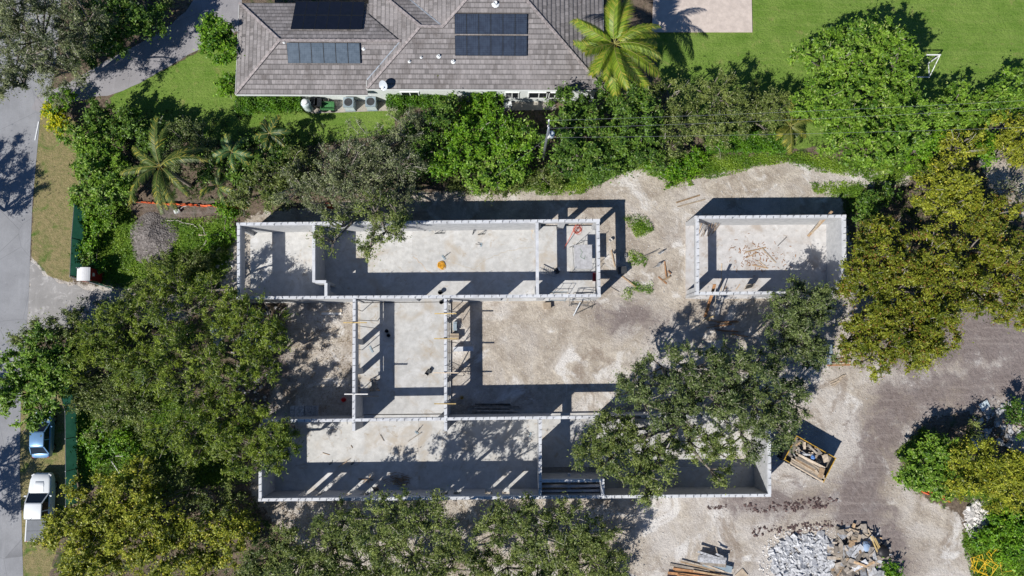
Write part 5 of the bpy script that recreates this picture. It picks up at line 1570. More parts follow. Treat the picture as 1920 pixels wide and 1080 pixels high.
# right edge odds and ends
for k in range(5):
    board((1551,673+k*3,.02+.09*(k%2)),(1594,672+k*3,.02+.09*(k%2)),.14,.08,('redwood','plywood')[k%2],'%s orange brown board from the top below the reddish tree' % ORDN[k],'boards stacked below the reddish tree')
for px,py,lab in ((1538,655,'upper grey plywood crate under the tree edge'),(1536,675,'lower grey crate under the tree edge')):
    q = P(px,py,0); m = MB()
    m.box((q.x,q.y,.35),(1.5,.75,.6)); m.box((q.x,q.y,.67),(1.6,.8,.05)); m.box((q.x-.5,q.y,.05),(.12,.7,.1)); m.box((q.x+.5,q.y,.05),(.12,.7,.1))
    single(m,'pallet_crate',MAT['acgrey'],lab,'crate','grey crates under the tree')
for k in range(6):
    board((1560+rs.uniform(-4,4),722+rs.uniform(-6,4),.02),(1580+rs.uniform(-4,6),708+rs.uniform(-6,6),.08),.07,.04,'palewood','%s pale stick in the small fan on the track below the reddish tree' % ORDN[k],'pale sticks on the track')
board((1794,807,.1),(1845,830,.3),.2,.06,'palewood','pale plank lying in the shaded rubbish at the right edge')
board((1820,822,.1),(1840,845,.2),.3,.05,'aclight','light grey sheet in the shaded rubbish at the right edge',name='sheet',cat='sheet')
board((1880,790,.3),(1925,800,.3),.16,.06,'redwood','rusty beam at the right edge of the picture',name='beam',cat='beam')
q = P(1845,760,.1); m = MB(); m.box((q.x,q.y,.15),(.9,.7,.05),.5,mat=Matrix.Rotation(.5,3,'Z')@Matrix.Rotation(.15,3,'X')); single(m,'metal_sheet',MAT['tarp'],'pale metal sheet shining in the dark shade by the track','sheet')
# yellow scaffold frames
YF = [(1838,1072,.1,-80,.3),(1850,1066,.25,-82,1.2),(1843,1080,.35,-75,-.5),(1858,1080,.2,-85,2.2),(1876,1052,.15,-80,.75),(1890,1076,.1,-86,.15)]
for i,(px,py,z,tilt,rz) in enumerate(YF):
    lean_frame(px,py,'%s yellow scaffold frame from the left in the bottom right weeds' % ORDN[i],1.1,1.5,tilt,rz,'yellow',z,'yellow scaffold frames in the weeds')
# orange mesh barriers
def mesh_strip(pts, w, label, seed):
    r = random.Random(seed); W = [P(x,y,.1) for x,y in pts]; line=[]
    for i in range(len(W)-1):
        n = max(2,int((W[i+1]-W[i]).length/.25))
        for k in range(n): line.append(W[i].lerp(W[i+1],k/n))
    m = MB(); vs,fs=[],[]
    for p in line:
        for j in range(5): vs.append((p.x+r.uniform(-.05,.05),p.y+(j-2)*w/4+r.uniform(-.05,.05),.08+.16*r.random()+(.25 if j in (1,3) and r.random()<.4 else 0)))
    for i in range(len(line)-1):
        for j in range(4):
            a=[i*5+j,(i+1)*5+j,(i+1)*5+j+1,i*5+j+1]
            if r.random()<.86: fs.append(tuple(a))
    m.add(vs,fs); single(m,'safety_mesh',MAT['orange'],label,'safety mesh')
mesh_strip([(228,376),(300,382),(380,386),(470,391)],.2,'fallen orange safety mesh strip above the gravel mound',3)
mesh_strip([(1718,915),(1750,928),(1788,941)],.4,'crumpled orange safety mesh at the foot of the right hand bushes',4)
mesh_strip([(610,386),(640,388)],.5,'scrap of orange mesh glimpsed under the grey oak',6)
# left odds
cord([(373,441,.08),(430,440,.08)],'palewood','pale straight pole lying in the weeds left of the upper wing',.06,'pole',2,'pole',.01)
for a,b,lab in (((388,450,.05),(376,470,.05),'forked pale stick below the straight pole'),((386,446,.1),(374,420,.1),'thin bent branch above the straight pole'),((314,414,.2),(345,418,.2),'dark branch end on the gravel mound edge'),((345,418,.1),(372,428,.05),'thin grey branch right of the gravel mound')):
    cord([a,((a[0]+b[0])/2+2,(a[1]+b[1])/2-3,.12),b],'twig',lab,.035,'stick',9,'stick',.05)
q = P(334,397,0); t = thing('site_pump','small white and black pump beside the gravel mound','pump',q,.5)
m = MB(); m.box((0,0,.2),(.5,.35,.3)); m.build('housing',MAT['white'],t,False)
m = MB(); m.lathe((.15,.2,.05),[(.14,0),(.14,.35),(.05,.4)],12); m.build('motor',MAT['black'],t,False)
m = MB(); m.tube([(.25,0,.2),(.6,.15,.15),(.95,.1,.05)],.03,6); m.build('outlet_hose',MAT['whitepipe'],t,False)
t = thing('pipe_post','white plastic pipe tee lying in the grass by the green fence','pipe',P(210,858,0))
m = MB(); m.tube([P(190,860,.15),P(203,855,.15),P(246,855,.2)],.045,6); m.build('long_pipe',MAT['whitepipe'],t)
m = MB(); m.tube([P(204,857,.15),P(224,887,.1)],.045,6); m.build('short_pipe',MAT['whitepipe'],t)
def tarp(px,py,rx,ry,mat,label,seed,h=.7):
    r=random.Random(seed); q=P(px,py,0); m=MB(); vs,fs=[],[]; N=22
    for i in range(9):
        for j in range(N):
            a=6.283*j/N; f=i/8; k=1+.15*math.sin(3*a+seed)+.1*math.sin(7*a)
            vs.append((q.x+rx*f*k*math.cos(a),q.y+ry*f*k*math.sin(a),h*(1-f**2.2)*(.75+.5*r.random())+.02))
    for i in range(8):
        for j in range(N): fs.append((i*N+j,i*N+(j+1)%N,(i+1)*N+(j+1)%N,(i+1)*N+j))
    m.add(vs,fs); single(m,'tarpaulin',MAT[mat],label,'tarpaulin')
tarp(408,622,.75,1.2,'tarp','pale crumpled tarpaulin heap glimpsed under the left trees',1)
tarp(462,640,1.1,.65,'tarp','wide pale tarpaulin heap under the feathery tree',2)
tarp(507,641,.45,.5,'bluetarp','small blue grey sheet at the tip of the feathery tree',3,.3)
# wooden pallet near the upper hedge
q = P(1053,318,0); t = thing('pallet','weathered wooden pallet half hidden at the foot of the upper trees','pallet',q,.02)
for k in range(7):
    m = MB(); m.box((-.9+k*.3,0,.12),(.12,.75,.025)); m.build('slat',MAT['palewood'],t,False)
m = MB()
for s in (-1,0,1): m.box((0,s*.33,.055),(2.0,.09,.1))
m.build('bearer',MAT['greywood'],t,False)
# ------------------------------------------------------------------ vegetation
SP = {  # leaf length, width, leaves per square metre of crown, clump radius, colours, accent (colour, share)
 'oak':    dict(gap=.36, l=.19, w=.10, n=640, rc=.55, a=(.038,.070,.018), b=(.215,.270,.085), acc=((.33,.34,.21),.05), up=.6, flat=.7),
 'greyoak':dict(gap=.36, l=.18, w=.09, n=480, rc=.60, a=(.060,.085,.036), b=(.300,.335,.155), acc=((.38,.37,.28),.07), up=.5, flat=.7),
 'ficus':  dict(l=.25, w=.15, n=500, rc=.50, a=(.026,.075,.010), b=(.165,.285,.035), acc=((.25,.31,.07),.05), up=.75, flat=.65),
 'mango':  dict(l=.29, w=.15, n=480, rc=.42, a=(.050,.130,.010), b=(.245,.400,.040), acc=((.36,.44,.12),.07), up=.75, flat=.65),
 'bright': dict(l=.24, w=.14, n=500, rc=.45, a=(.045,.140,.005), b=(.205,.385,.020), acc=((.30,.41,.06),.06), up=.75, flat=.65),
 'yellow': dict(gap=.32, l=.22, w=.13, n=500, rc=.50, a=(.110,.145,.010), b=(.390,.420,.040), acc=((.54,.49,.05),.10), up=.7, flat=.65),
 'rusty':  dict(gap=.32, l=.21, w=.12, n=560, rc=.50, a=(.070,.105,.006), b=(.320,.340,.032), acc=((.26,.14,.035),.09), up=.65, flat=.7),
 'feather':dict(gap=.36, l=.30, w=.07, n=640, rc=.50, a=(.030,.075,.006), b=(.295,.380,.042), acc=((.32,.34,.10),.05), up=.55, flat=.7),
 'olive':  dict(gap=.34, l=.20, w=.10, n=540, rc=.55, a=(.048,.085,.016), b=(.265,.320,.080), acc=((.34,.35,.16),.06), up=.6, flat=.7),
 'croton': dict(l=.30, w=.12, n=480, rc=.35, a=(.40,.42,.010),   b=(.70,.66,.02),    acc=((.15,.28,.02),.20), up=.7, flat=.7),
 'hedge':  dict(l=.17, w=.11, n=640, rc=.30, a=(.030,.105,.008), b=(.145,.300,.018), acc=((.20,.34,.04),.06), up=.6, flat=.7),
}
LEAVES = [0]
def leaves_mesh(name, pos, nrm, l, w, col, rg):
    n = len(pos)
    LEAVES[0] += n
    rv = rg.normal(size=(n, 3))
    t = np.cross(nrm, rv); t /= np.linalg.norm(t, axis=1, keepdims=True) + 1e-9
    b = np.cross(nrm, t)
    L = (l * rg.uniform(.7, 1.3, n))[:, None] * .5
    W = (w * rg.uniform(.75, 1.25, n))[:, None] * .5
    co = np.empty((n, 3, 3), dtype=np.float32)
    co[:, 0] = pos - t * L
    co[:, 1] = pos + b * W + t * (L * rg.uniform(-.2, .8, (n, 1)))
    co[:, 2] = pos - b * W + t * L
    me = bpy.data.meshes.new(name)
    me.vertices.add(n * 3)
    me.vertices.foreach_set('co', co.ravel())
    me.loops.add(n * 3)
    me.loops.foreach_set('vertex_index', np.arange(n * 3, dtype=np.int32))
    me.polygons.add(n)
    me.polygons.foreach_set('loop_start', np.arange(0, n * 3, 3, dtype=np.int32))
    me.update(calc_edges=True)
    at = me.attributes.new('tint', 'FLOAT_COLOR', 'FACE')
    c4 = np.ones((n, 4), dtype=np.float32); c4[:, :3] = col
    at.data.foreach_set('color', c4.ravel())
    me.materials.append(MAT['leaf'])
    return me
def crown_points(lobes, sp, rg, dens=1.0):
    """sprays of leaves set through the outer part of each lobe, with stray leaves between them"""
    P_, N_, C_, CL = [], [], [], []
    for c, r, rz in lobes:
        area = math.pi * r * r
        rc = sp['rc'] * .78
        nc = max(6, int(area / (math.pi * rc ** 2) * 2.0))
        nl = int(sp['n'] * dens * area / nc)
        d = rg.normal(size=(nc, 3)); d[:, 2] = np.abs(d[:, 2]) * .9 - .25 * rg.random(nc)
        d /= np.linalg.norm(d, axis=1, keepdims=True)
        ph = rg.uniform(0, 6.28, 6)
        az = np.arctan2(d[:, 1], d[:, 0])
        k = 1 + .16 * np.sin(2 * az + ph[0]) + .13 * np.sin(3 * az + ph[1]) + .12 * np.sin(5 * az + ph[2])
        f = rg.uniform(.12, 1.0, nc) ** .5 * k
        cl = np.array(c)[None, :] + d * f[:, None] * np.array([r, r, rz])[None, :]
        cl[:, 2] = np.maximum(cl[:, 2], .25)
        # gaps: whole sprays are missing where a slow wave through the crown runs low
        q = cl * (2 * math.pi / 2.3)
        wv = np.sin(q[:, 0] + ph[3]) * np.sin(q[:, 1] * 1.1 + ph[4]) + .6 * np.sin(q[:, 0] * .47 - q[:, 1] * .53 + ph[5]) + rg.normal(0, .25, nc)
        keep = wv > np.quantile(wv, sp.get('gap', .26))
        cl, d = cl[keep], d[keep]; nc = len(cl)
        nl = int(nl * 1.12)
        tone = np.clip(rg.normal(.45, .2, nc), 0, 1)
        # every spray is a few short twigs fanning outwards, leaves along them
        nt = 5
        tw = d[:, None, :] * .9 + rg.normal(size=(nc, nt, 3)) * np.array([.75, .75, .45])
        tw /= np.linalg.norm(tw, axis=2, keepdims=True)
        tl = rc * rg.uniform(.7, 1.9, (nc, nt))
        w = rg.integers(0, nt, (nc, nl))
        ci = np.arange(nc)[:, None]
        u = rg.random((nc, nl)) ** .75
        pos = cl[:, None, :] - d[:, None, :] * rc * .3 + tw[ci, w] * (tl[ci, w] * u)[..., None]
        pos += rg.normal(size=pos.shape) * (rc * .20) * np.array([1, 1, .75])
        stray = rg.random((nc, nl)) < .16
        pos += np.where(stray[..., None], rg.normal(size=pos.shape) * rc * .8, 0)
        nr = tw[ci, w] * .22 + np.array([0, 0, sp['up']]) + rg.normal(size=pos.shape) * .5
        nr /= np.linalg.norm(nr, axis=2, keepdims=True)
        tt = np.clip(tone[:, None] + rg.normal(0, .24, (nc, nl)), 0, 1.15)[..., None]
        col = np.array(sp['a']) * (1 - tt) + np.array(sp['b']) * tt
        ac = rg.random((nc, nl)) < sp['acc'][1] * (0.3 + 1.4 * rg.random((nc, 1)))
        col = np.where(ac[..., None], np.array(sp['acc'][0]) * rg.uniform(.6, 1.1, (nc, nl, 1)), col)
        P_.append(pos.reshape(-1, 3)); N_.append(nr.reshape(-1, 3)); C_.append(np.maximum(col, .004).reshape(-1, 3)); CL.append(cl)
    pos = np.concatenate(P_)
    pos[:, 2] = np.maximum(pos[:, 2], .05)
    return pos, np.concatenate(N_), np.concatenate(C_), CL
def limb(m, a, b, r0, r1, rr, bend=.12, n=5, segs=4):
    a, b = Vector(a), Vector(b)
    L = (b - a).length
    o1 = Vector((rr.uniform(-1,1), rr.uniform(-1,1), rr.uniform(0,1))) * bend * L
    pts, rad = [], []
    for i in range(segs + 1):
        f = i / segs
        pts.append(a.lerp(b, f) + o1 * math.sin(math.pi * f)); rad.append(r0 + (r1 - r0) * f)
    m.tube(pts, rad, n)
    return pts
TREE_SEED = [100]
def tree(name, label, species, lobes, h=7.0, trunk=None, dens=1.0, twigs=6, group=None, cat='tree', bare=0, rzk=1.0):
    """lobes: (px, py, radius px[, middle height]); the crown's place is read at its own middle height"""
    TREE_SEED[0] += 1
    rg = np.random.default_rng(TREE_SEED[0]); rr = random.Random(TREE_SEED[0])
    sp = SP[species]
    W = []
    for lb in lobes:
        zc = lb[3] if len(lb) > 3 else h * .62
        r = lb[2] * M_PER_PX(zc)
        W.append((P(lb[0], lb[1], zc), r, min(max(.32 * h, .5 * r), zc * .9) * rzk))
    c = sum((w[0] * w[1] for w in W), Vector()) / sum(w[1] for w in W)
    base = P(*trunk, 0) if trunk else Vector((c.x, c.y, 0))
    t = thing(name, label, cat, base, 0, group)
    pos, nr, col, CL = crown_points([((w[0].x, w[0].y, w[0].z), w[1], w[2]) for w in W], sp, rg, dens)
    # real gaps in height: the crown hangs from limbs that leave the trunk
    big = h > 2.6
    m = MB(); mt = MB()
    if big:
        tr = .035 * h
        fork = Vector((base.x + (c.x-base.x)*.25, base.y + (c.y-base.y)*.25, h * .3))
        limb(m, base - Vector((0,0,.1)), fork, tr, tr * .75, rr, .04, 8)
    else:
        tr = .05; fork = base + Vector((0, 0, .1))
        m.tube([base - Vector((0,0,.05)), fork], tr, 6)
    for (wc, r, rz), cl in zip(W, CL):
        hub = Vector(wc) - Vector((0, 0, rz * .45))
        hub.z = max(hub.z, fork.z + .05)
        limb(m, fork, hub, tr * .6, tr * .38, rr, .08, 6)
        k = min(len(cl), 5 + int(r * 2.2))
        for i in rg.choice(len(cl), k, replace=False):
            limb(m, hub, cl[i], tr * .3, .02 + .003 * h, rr, .1, 5)
        for i in rg.choice(len(cl), min(len(cl), int(twigs * max(1, r))), replace=False):
            q = Vector(cl[i]); d = (q - hub); d.normalize()
            a = q - d * rr.uniform(.5, 1.1); b = q + d * sp['rc'] * rr.uniform(.5, 1.05) + Vector((rr.uniform(-.35,.35), rr.uniform(-.35,.35), rr.uniform(0,.25)))
            limb(mt, a, b, .026, .01, rr, .12, 3, 3)
    tk = m.build('trunk' if big else 'stem', MAT['bark'], t, smooth=True)
    if mt.v: mt.build('twigs', MAT['twig'], tk)['kind'] = 'stuff'
    og = np.array(base)
    me = leaves_mesh('crown', pos - og, nr, sp['l'], sp['w'], col, rg)
    o = link(bpy.data.objects.new('crown' if big else 'foliage', me)); o.parent = t
    return t
def bush(label, species, lobes, h=2.2, **k):
    return tree(k.pop('name', 'shrub'), label, species, lobes, h, cat=k.pop('cat', 'shrub'), twigs=k.pop('twigs', 1), **k)
def hedge(label, species, x0, y0, x1, y1, w, h, name='hedge'):
    TREE_SEED[0] += 1
    rg = np.random.default_rng(TREE_SEED[0])
    sp = SP[species]
    a, b = P(x0, y0, h * .6), P(x1, y1, h * .6)
    d = (b - a); d.z = 0; L = d.length; d.normalize(); s = Vector((-d.y, d.x, 0))
    n = int(760 * L * w)
    u, v, z = rg.random(n) * L, (rg.random(n) - .5) * w, rg.random(n) ** .45 * h
    bump = .1 * np.sin(u * 2.1) + .08 * np.sin(u * 5.3 + 1)
    z = z * (1 + bump * .8); v = v * (1 + bump)
    pos = np.stack([a.x + d.x * u + s.x * v, a.y + d.y * u + s.y * v, z + .05], 1)
    nr = rg.normal(size=(n, 3)) * .6 + np.array([0, 0, .8]); nr /= np.linalg.norm(nr, axis=1, keepdims=True)
    tt = np.clip(.5 + .25 * np.sin(u * 3 + v * 4) + rg.normal(0, .2, n), 0, 1)[:, None]
    col = np.array(sp['a']) * (1 - tt) + np.array(sp['b']) * tt
    base = Vector(((a.x + b.x) / 2, (a.y + b.y) / 2, 0))
    t = thing(name, label, 'hedge', base)
    o = link(bpy.data.objects.new('foliage', leaves_mesh('foliage', pos - np.array(base), nr, sp['l'], sp['w'], col, rg))); o.parent = t
    m = MB()
    for k in range(max(2, int(L / .8))):
        p = a.lerp(b, (k + .5) / max(2, int(L / .8))); m.tube([(p.x, p.y, -.05), (p.x + .05, p.y, h * .7)], [.05, .02], 5)
    m.build('stem', MAT['bark'], t)
# ---- palms
def frond_mesh(L, droop, seed, nl=44, leaf=.75, tipyellow=.3, dead=0.0, a=(.055,.10,.012), b=(.20,.25,.035), side=0.0):
    rr = random.Random(seed)
    def spine(f): return Vector((side * L * f ** 2.2, L * (f - .10 * droop * f ** 3), L * (.30 * f - .62 * droop * f ** 2)))
    m = MB()
    pts = [spine(i / 8) for i in range(9)]
    m.tube(pts, [.045 * (1 - .8 * i / 8) for i in range(9)], 5)
    cols = [(.26, .25, .07)] * len(m.f)
    for k in range(nl):
        f = .10 + .88 * k / (nl - 1)
        p = spine(f); d = (spine(min(1, f + .02)) - spine(f - .02)).normalized()
        up = Vector((1, 0, 0)).cross(d).normalized()
        ln = leaf * (math.sin(math.pi * (.15 + .8 * f)) ** .6) * rr.uniform(.85, 1.1)
        for s in (-1, 1):
            o = (Vector((s, 0, 0)) * .82 + d * (.55 + .5 * f) - up * rr.uniform(.05, .3)).normalized()
            e = p + o * ln - Vector((0, 0, .28 * ln)); mid = p + o * ln * .5 + up * .02
            w = d * .035
            m.add([p - w, p + w, mid + w * 1.1, mid - w * 1.1, e], [(0, 1, 2, 3), (3, 2, 4)])
            tt = min(1, max(0, rr.gauss(.5, .25)))
            c = tuple(a[i] * (1 - tt) + b[i] * tt for i in range(3))
            if rr.random() < tipyellow * f: c = (.36, .33, .05)
            if dead: c = (.30 * rr.uniform(.7, 1.1), .21, .10)
            cols += [c, c]
    me = m.mesh('frond'); 
    at = me.attributes.new('tint', 'FLOAT_COLOR', 'FACE')
    at.data.foreach_set('color', np.array([(*c, 1) for c in cols], dtype=np.float32).ravel())
    me.materials.append(MAT['leaf'])
    return me
def palm(label, px, py, h, L, n, seed, leaf=.75, nl=44, dead=0, a=(.055,.10,.012), b=(.20,.25,.035), lean=(0, 0), name='palm_tree'):
    rr = random.Random(seed)
    top = P(px, py, h)
    t = thing(name, label, 'palm', (top.x + lean[0], top.y + lean[1], 0))
    m = MB()
    pts, rad = [], []
    for i in range(15):
        f = i / 14
        pts.append((top.x + lean[0] * (1 - f) ** 1.5, top.y + lean[1] * (1 - f) ** 1.5, f * h)); rad.append((.19 - .07 * f) * (1 + .08 * (i % 2)))
    m.tube(pts, rad, 9); m.build('trunk', MAT['palmtrunk'], t, smooth=True)
    ms = [frond_mesh(L * k, dr, seed * 10 + i, nl, leaf, .3, 0, a, b, sd_) for i, (k, dr, sd_) in enumerate(((1.0,.75,.14),(.95,1.0,-.18),(1.05,.9,.08),(.8,.35,-.1),(.9,1.25,.22),(1.1,.85,-.12)))]
    for i in range(n):
        f = i / n
        me = ms[(0, 1, 2, 4, 5, 1, 3, 0)[i % 8]]
        o = link(bpy.data.objects.new('frond', me)); o.parent = t
        o.location = (top.x - t.location.x, top.y - t.location.y, h - .05 + .02 * (i % 3))
        tilt = .55 * (1 - f) ** 1.2 if i < n * .35 else -.12 * rr.random()
        o.rotation_euler = (tilt, rr.uniform(-.5, .5), i * 2.39996 + rr.uniform(-.3, .3))
        k_ = rr.uniform(.82, 1.08); o.scale = (k_, k_, k_)
    for i in range(dead):
        o = link(bpy.data.objects.new('dead_frond', frond_mesh(L * .9, 1.4, seed * 10 + 77 + i, 30, leaf * .7, 0, 1))); o.parent = t
        o.location = (top.x - t.location.x, top.y - t.location.y, h - .3); o.rotation_euler = (-.45, 0, rr.uniform(0, 6.28))
    m = MB()
    for k in range(5 if name == 'coconut_palm' else 0):
        a_ = k * 1.26; m.lathe((top.x + .24 * math.cos(a_), top.y + .24 * math.sin(a_), h - .42), [(.03,0),(.12,.1),(.13,.18),(.04,.28)], 8)
    if m.v: m.build('coconut', MAT['amber'], t, smooth=True)
palm('tall bright coconut palm at the right corner of the tiled house', 1152, 82, 7.2, 4.5, 24, 3, 1.05, 58, 1, (.06,.13,.008), (.27,.36,.03), (-.5, -.6), 'coconut_palm')
palm('coconut palm with drooping yellow fronds above the gravel mound', 300, 312, 5.6, 4.3, 13, 5, .75, 46, 1, (.03,.075,.012), (.15,.20,.04), (.2, -.3), 'coconut_palm')
palm('small dark green palm with broad fronds in the shaded thicket', 434, 284, 3.4, 2.0, 9, 8, .55, 26, 0, (.03,.085,.02), (.10,.20,.06))
palm('low fan of palm fronds below the small dark palm', 408, 350, 2.4, 2.1, 9, 9, .5, 26, 0, (.04,.09,.02), (.12,.20,.05))
palm('small palm between the clipped hedge and the mango tree', 1482, 236, 3.6, 2.3, 10, 12, .6, 28, 0, (.05,.075,.01), (.15,.17,.03))
palm('young palm at the left end of the orange mesh', 232, 352, 2.3, 1.6, 8, 14, .5, 22, 0, (.03,.08,.02), (.10,.18,.04))
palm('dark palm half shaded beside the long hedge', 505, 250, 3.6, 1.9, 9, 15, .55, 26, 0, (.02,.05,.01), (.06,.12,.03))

# ---- top left
tree('oak_tree','big dark oak in the top left corner over the drive','greyoak',[(60,60,75),(120,120,60),(25,150,50),(150,35,65),(20,20,60)],9.5,(75,130),1.0,12)
tree('oak_tree','dark dense tree between the corner oak and the drive','ficus',[(215,45,62),(268,22,48),(180,90,42)],5.6,(230,70),.9,5)
tree('small_tree','small dark tree at the top edge left of the drive','oak',[(308,-8,28),(255,-30,45)],4.0,None,.9,3)
tree('round_tree','round bright green tree touching the left roof edge','bright',[(410,62,36),(420,98,26),(398,80,30)],4.6,None,1.25,2)
bush('pale green fern clump between the round tree and the house','bright',[(428,155,18),(432,180,16)],1.6)
# ---- left boundary thicket
bush('bright yellow croton shrub at the mouth of the drive','croton',[(108,228,20),(95,208,14),(118,245,14)],2.0,twigs=0)
bush('light green leafy shrub above the yellow croton','bright',[(105,198,22),(125,190,18)],2.0)
tree('mango_tree','bushy green tree at the left end of the boundary thicket','mango',[(165,262,42),(200,300,45),(172,330,35),(215,345,42)],4.6,(190,310),1.0,3)
tree('small_tree','dark green tree in the middle of the left thicket','ficus',[(235,235,36),(280,252,36),(190,220,28)],4.2,None,.9,3)
bush('light lime shrub standing out of the dark thicket','bright',[(243,228,18),(252,222,12)],2.6,dens=1.3)
tree('small_tree','olive tree behind the drooping coconut palm','oak',[(345,262,36),(380,275,33),(330,300,35)],3.6,None,.8,5)
tree('small_tree','shaded tree right of the small dark palm','ficus',[(470,295,36),(520,290,34),(455,330,32),(390,310,30)],3.2,None,.85,4)
bush('low green shrubs along the inside of the verge fence','bright',[(172,430,20),(165,468,18),(178,500,16),(185,405,22)],1.5,dens=.9)
bush('leafy shrub under the left end of the thicket','mango',[(160,375,26),(205,400,22)],2.0)
bush('small bush beside the portable toilet roof','ficus',[(170,494,10),(162,485,9)],1.3)
tree('small_tree','leafy tree behind the orange mesh strip','olive',[(490,345,36),(540,320,40),(450,370,28),(520,375,30)],4.2,None,.85,8)
bush('low green weeds clump at the left wall of the upper wing','bright',[(425,400,22),(430,440,16),(400,455,20)],.8,dens=.6)
bush('loose green weeds clump below the gravel mound','olive',[(300,505,30),(350,500,32),(390,480,25)],1.0,dens=.6)
# ---- along the house
hedge('clipped green hedge under the left roof edge','hedge',446,192,566,190,2.1,1.7)
hedge('clipped green hedge under the middle roof edge','hedge',726,186,856,182,1.9,1.8)
bush('green shrub with a long pale shoot beside the middle hedge','bright',[(885,205,28),(905,195,24),(868,225,20),(925,185,20)],2.6)
tree('small_tree','thin young tree standing against the middle roof slope','yellow',[(822,152,13)],4.2,(820,190),1.1,1)
tree('grey_oak','sprawling grey oak with bare pale limbs below the service pad','greyoak',[(700,275,48),(768,245,40),(640,315,50),(745,310,48),(685,340,48)],7.0,(705,310),.62,34)
tree('grey_oak','grey oak leaning over the upper wing wall','greyoak',[(560,345,42),(620,370,50),(700,385,50),(755,370,38),(640,330,40)],6.5,(640,350),.6,28)
tree('oak_branch_tree','slender oak branch hanging over the upper wing floor','olive',[(720,430,34,6.0),(690,460,26,5.6),(745,405,30,6.0),(700,395,30,6.2),(620,450,26,5.4),(640,420,22,5.6)],7.0,(715,365),.55,10)
tree('small_tree','yellow green tree in the upper thicket left of the pole','bright',[(880,270,48),(930,250,42),(835,300,38),(960,290,35)],5.0,None,1.0,3)
tree('small_tree','lime tree directly left of the utility pole','mango',[(985,260,35),(950,310,38),(905,330,36)],4.6,None,1.0,3)
tree('small_tree','dark tree behind the yellow green tree near the house','ficus',[(800,240,38),(840,215,30),(790,290,35)],5.0,None,.8,4)
bush('low leafy shrub at the edge of the sand below the pole','olive',[(960,345,30),(1020,335,30),(920,350,24)],1.8,dens=.8)
bush('loose green shrub above the upper wing wall','olive',[(845,330,30),(810,320,26),(870,345,22)],1.8,dens=.7)
# ---- upper middle tree belt
tree('seagrape_tree','dark glossy tree right of the utility pole','ficus',[(1075,215,48),(1110,260,50),(1065,290,45),(1120,310,42)],6.5,None,1.05,4)
tree('seagrape_tree','dark glossy tree just below the bright coconut palm','ficus',[(1165,185,45),(1200,230,48),(1165,275,45),(1215,290,38)],6.5,None,1.05,4)
tree('seagrape_tree','mid green tree between the dark tree and the lime tree','olive',[(1245,190,42),(1275,235,42),(1250,285,38)],6.0,None,.95,5)
tree('seagrape_tree','lime green upright tree at the lawn edge in the tree belt','olive',[(1345,180,42),(1320,225,40),(1370,215,38),(1340,255,30)],6.5,None,.95,5)
tree('seagrape_tree','leafy green tree at the right end of the lawn edge belt','olive',[(1420,225,38),(1455,205,36),(1400,180,26)],5.0,None,.9,4)
hedge('long clipped green hedge along the upper site boundary','hedge',1325,268,1475,268,1.9,1.6,'boundary_hedge')
bush('low bright weeds clump at the upper edge of the sand','bright',[(1275,320,28),(1230,305,22),(1310,305,24)],.9,dens=.7)
# ---- upper right
tree('mango_tree','huge bright green mango tree on the lawn beside the goal','mango',[(1640,90,62),(1555,110,62),(1672,130,46),(1600,180,72),(1530,190,50),(1680,205,58),(1590,255,62),(1660,265,52),(1700,245,40)],8.5,(1610,185),1.1,3)
tree('small_tree','rounded green tree at the lawn edge right of the mango','mango',[(1790,205,42),(1830,225,34),(1760,225,30)],4.5,None,1.1,2)
tree('small_tree','rounded green tree at the right edge of the lawn','mango',[(1895,175,42),(1860,195,34),(1930,195,40)],4.8,None,1.1,2)
tree('small_tree','green tree between the mango and the yellow tree','bright',[(1745,255,36),(1720,285,30)],4.2,None,1.0,2)
bush('vivid green shrub in the shade of the right hand trees','bright',[(1840,262,26),(1850,285,20)],2.0,dens=1.2)
tree('yellow_tree','yellow green tree with pale limbs at the right above the garage','yellow',[(1795,280,36),(1775,330,42),(1740,360,36),(1800,365,45),(1760,395,40)],6.5,(1780,350),.9,10)
tree('yellow_tree','yellow olive tree at the right edge of the picture','yellow',[(1890,245,36),(1920,280,40),(1880,290,26)],6.0,None,.85,9)
tree('olive_tree','large pale olive tree at the right edge above the track','rusty',[(1850,420,55),(1880,490,60),(1840,540,50),(1900,570,48),(1830,470,42)],7.5,(1865,500),.95,8)
tree('dead_tree','leafless grey tree with forking limbs at the right edge','greyoak',[(1905,350,34),(1925,385,30)],6.0,(1912,380),.12,30)
bush('dark green bush at the right side of the garage','ficus',[(1640,385,26),(1625,405,20),(1655,365,20)],2.4)
tree('rusty_tree','broad olive tree with reddish leaves right of the garage','rusty',[(1640,470,58),(1610,520,50),(1620,590,58),(1690,540,62),(1740,480,55),(1700,610,62),(1650,650,52),(1760,600,58),(1780,540,48),(1730,660,42),(1600,640,40)],8.0,(1690,560),1.05,7)
# ---- oaks over the site
tree('live_oak','dark live oak overhanging the lower corner of the garage','oak',[(1480,565,42),(1510,590,40),(1465,610,40),(1525,560,30),(1495,640,38),(1520,670,32)],7.0,(1500,640),1.0,7)
tree('live_oak','broad live oak spreading over the right half of the lower wing','oak',[(1250,690,46),(1310,690,48),(1190,725,38),(1370,700,48),(1430,680,42),(1470,745,42),(1420,760,50),(1350,755,52),(1280,755,48),(1215,760,38),(1460,800,40),(1400,820,36)],9.0,(1400,735),.82,14)
tree('live_oak','leafy oak limb group hanging over the lower wing floor','olive',[(1110,830,40),(1160,810,42),(1200,880,46),(1150,860,38),(1235,850,40),(1300,830,38),(1215,915,24),(1350,850,32),(1120,790,28),(1340,885,20)],8.0,(1290,770),.85,8)
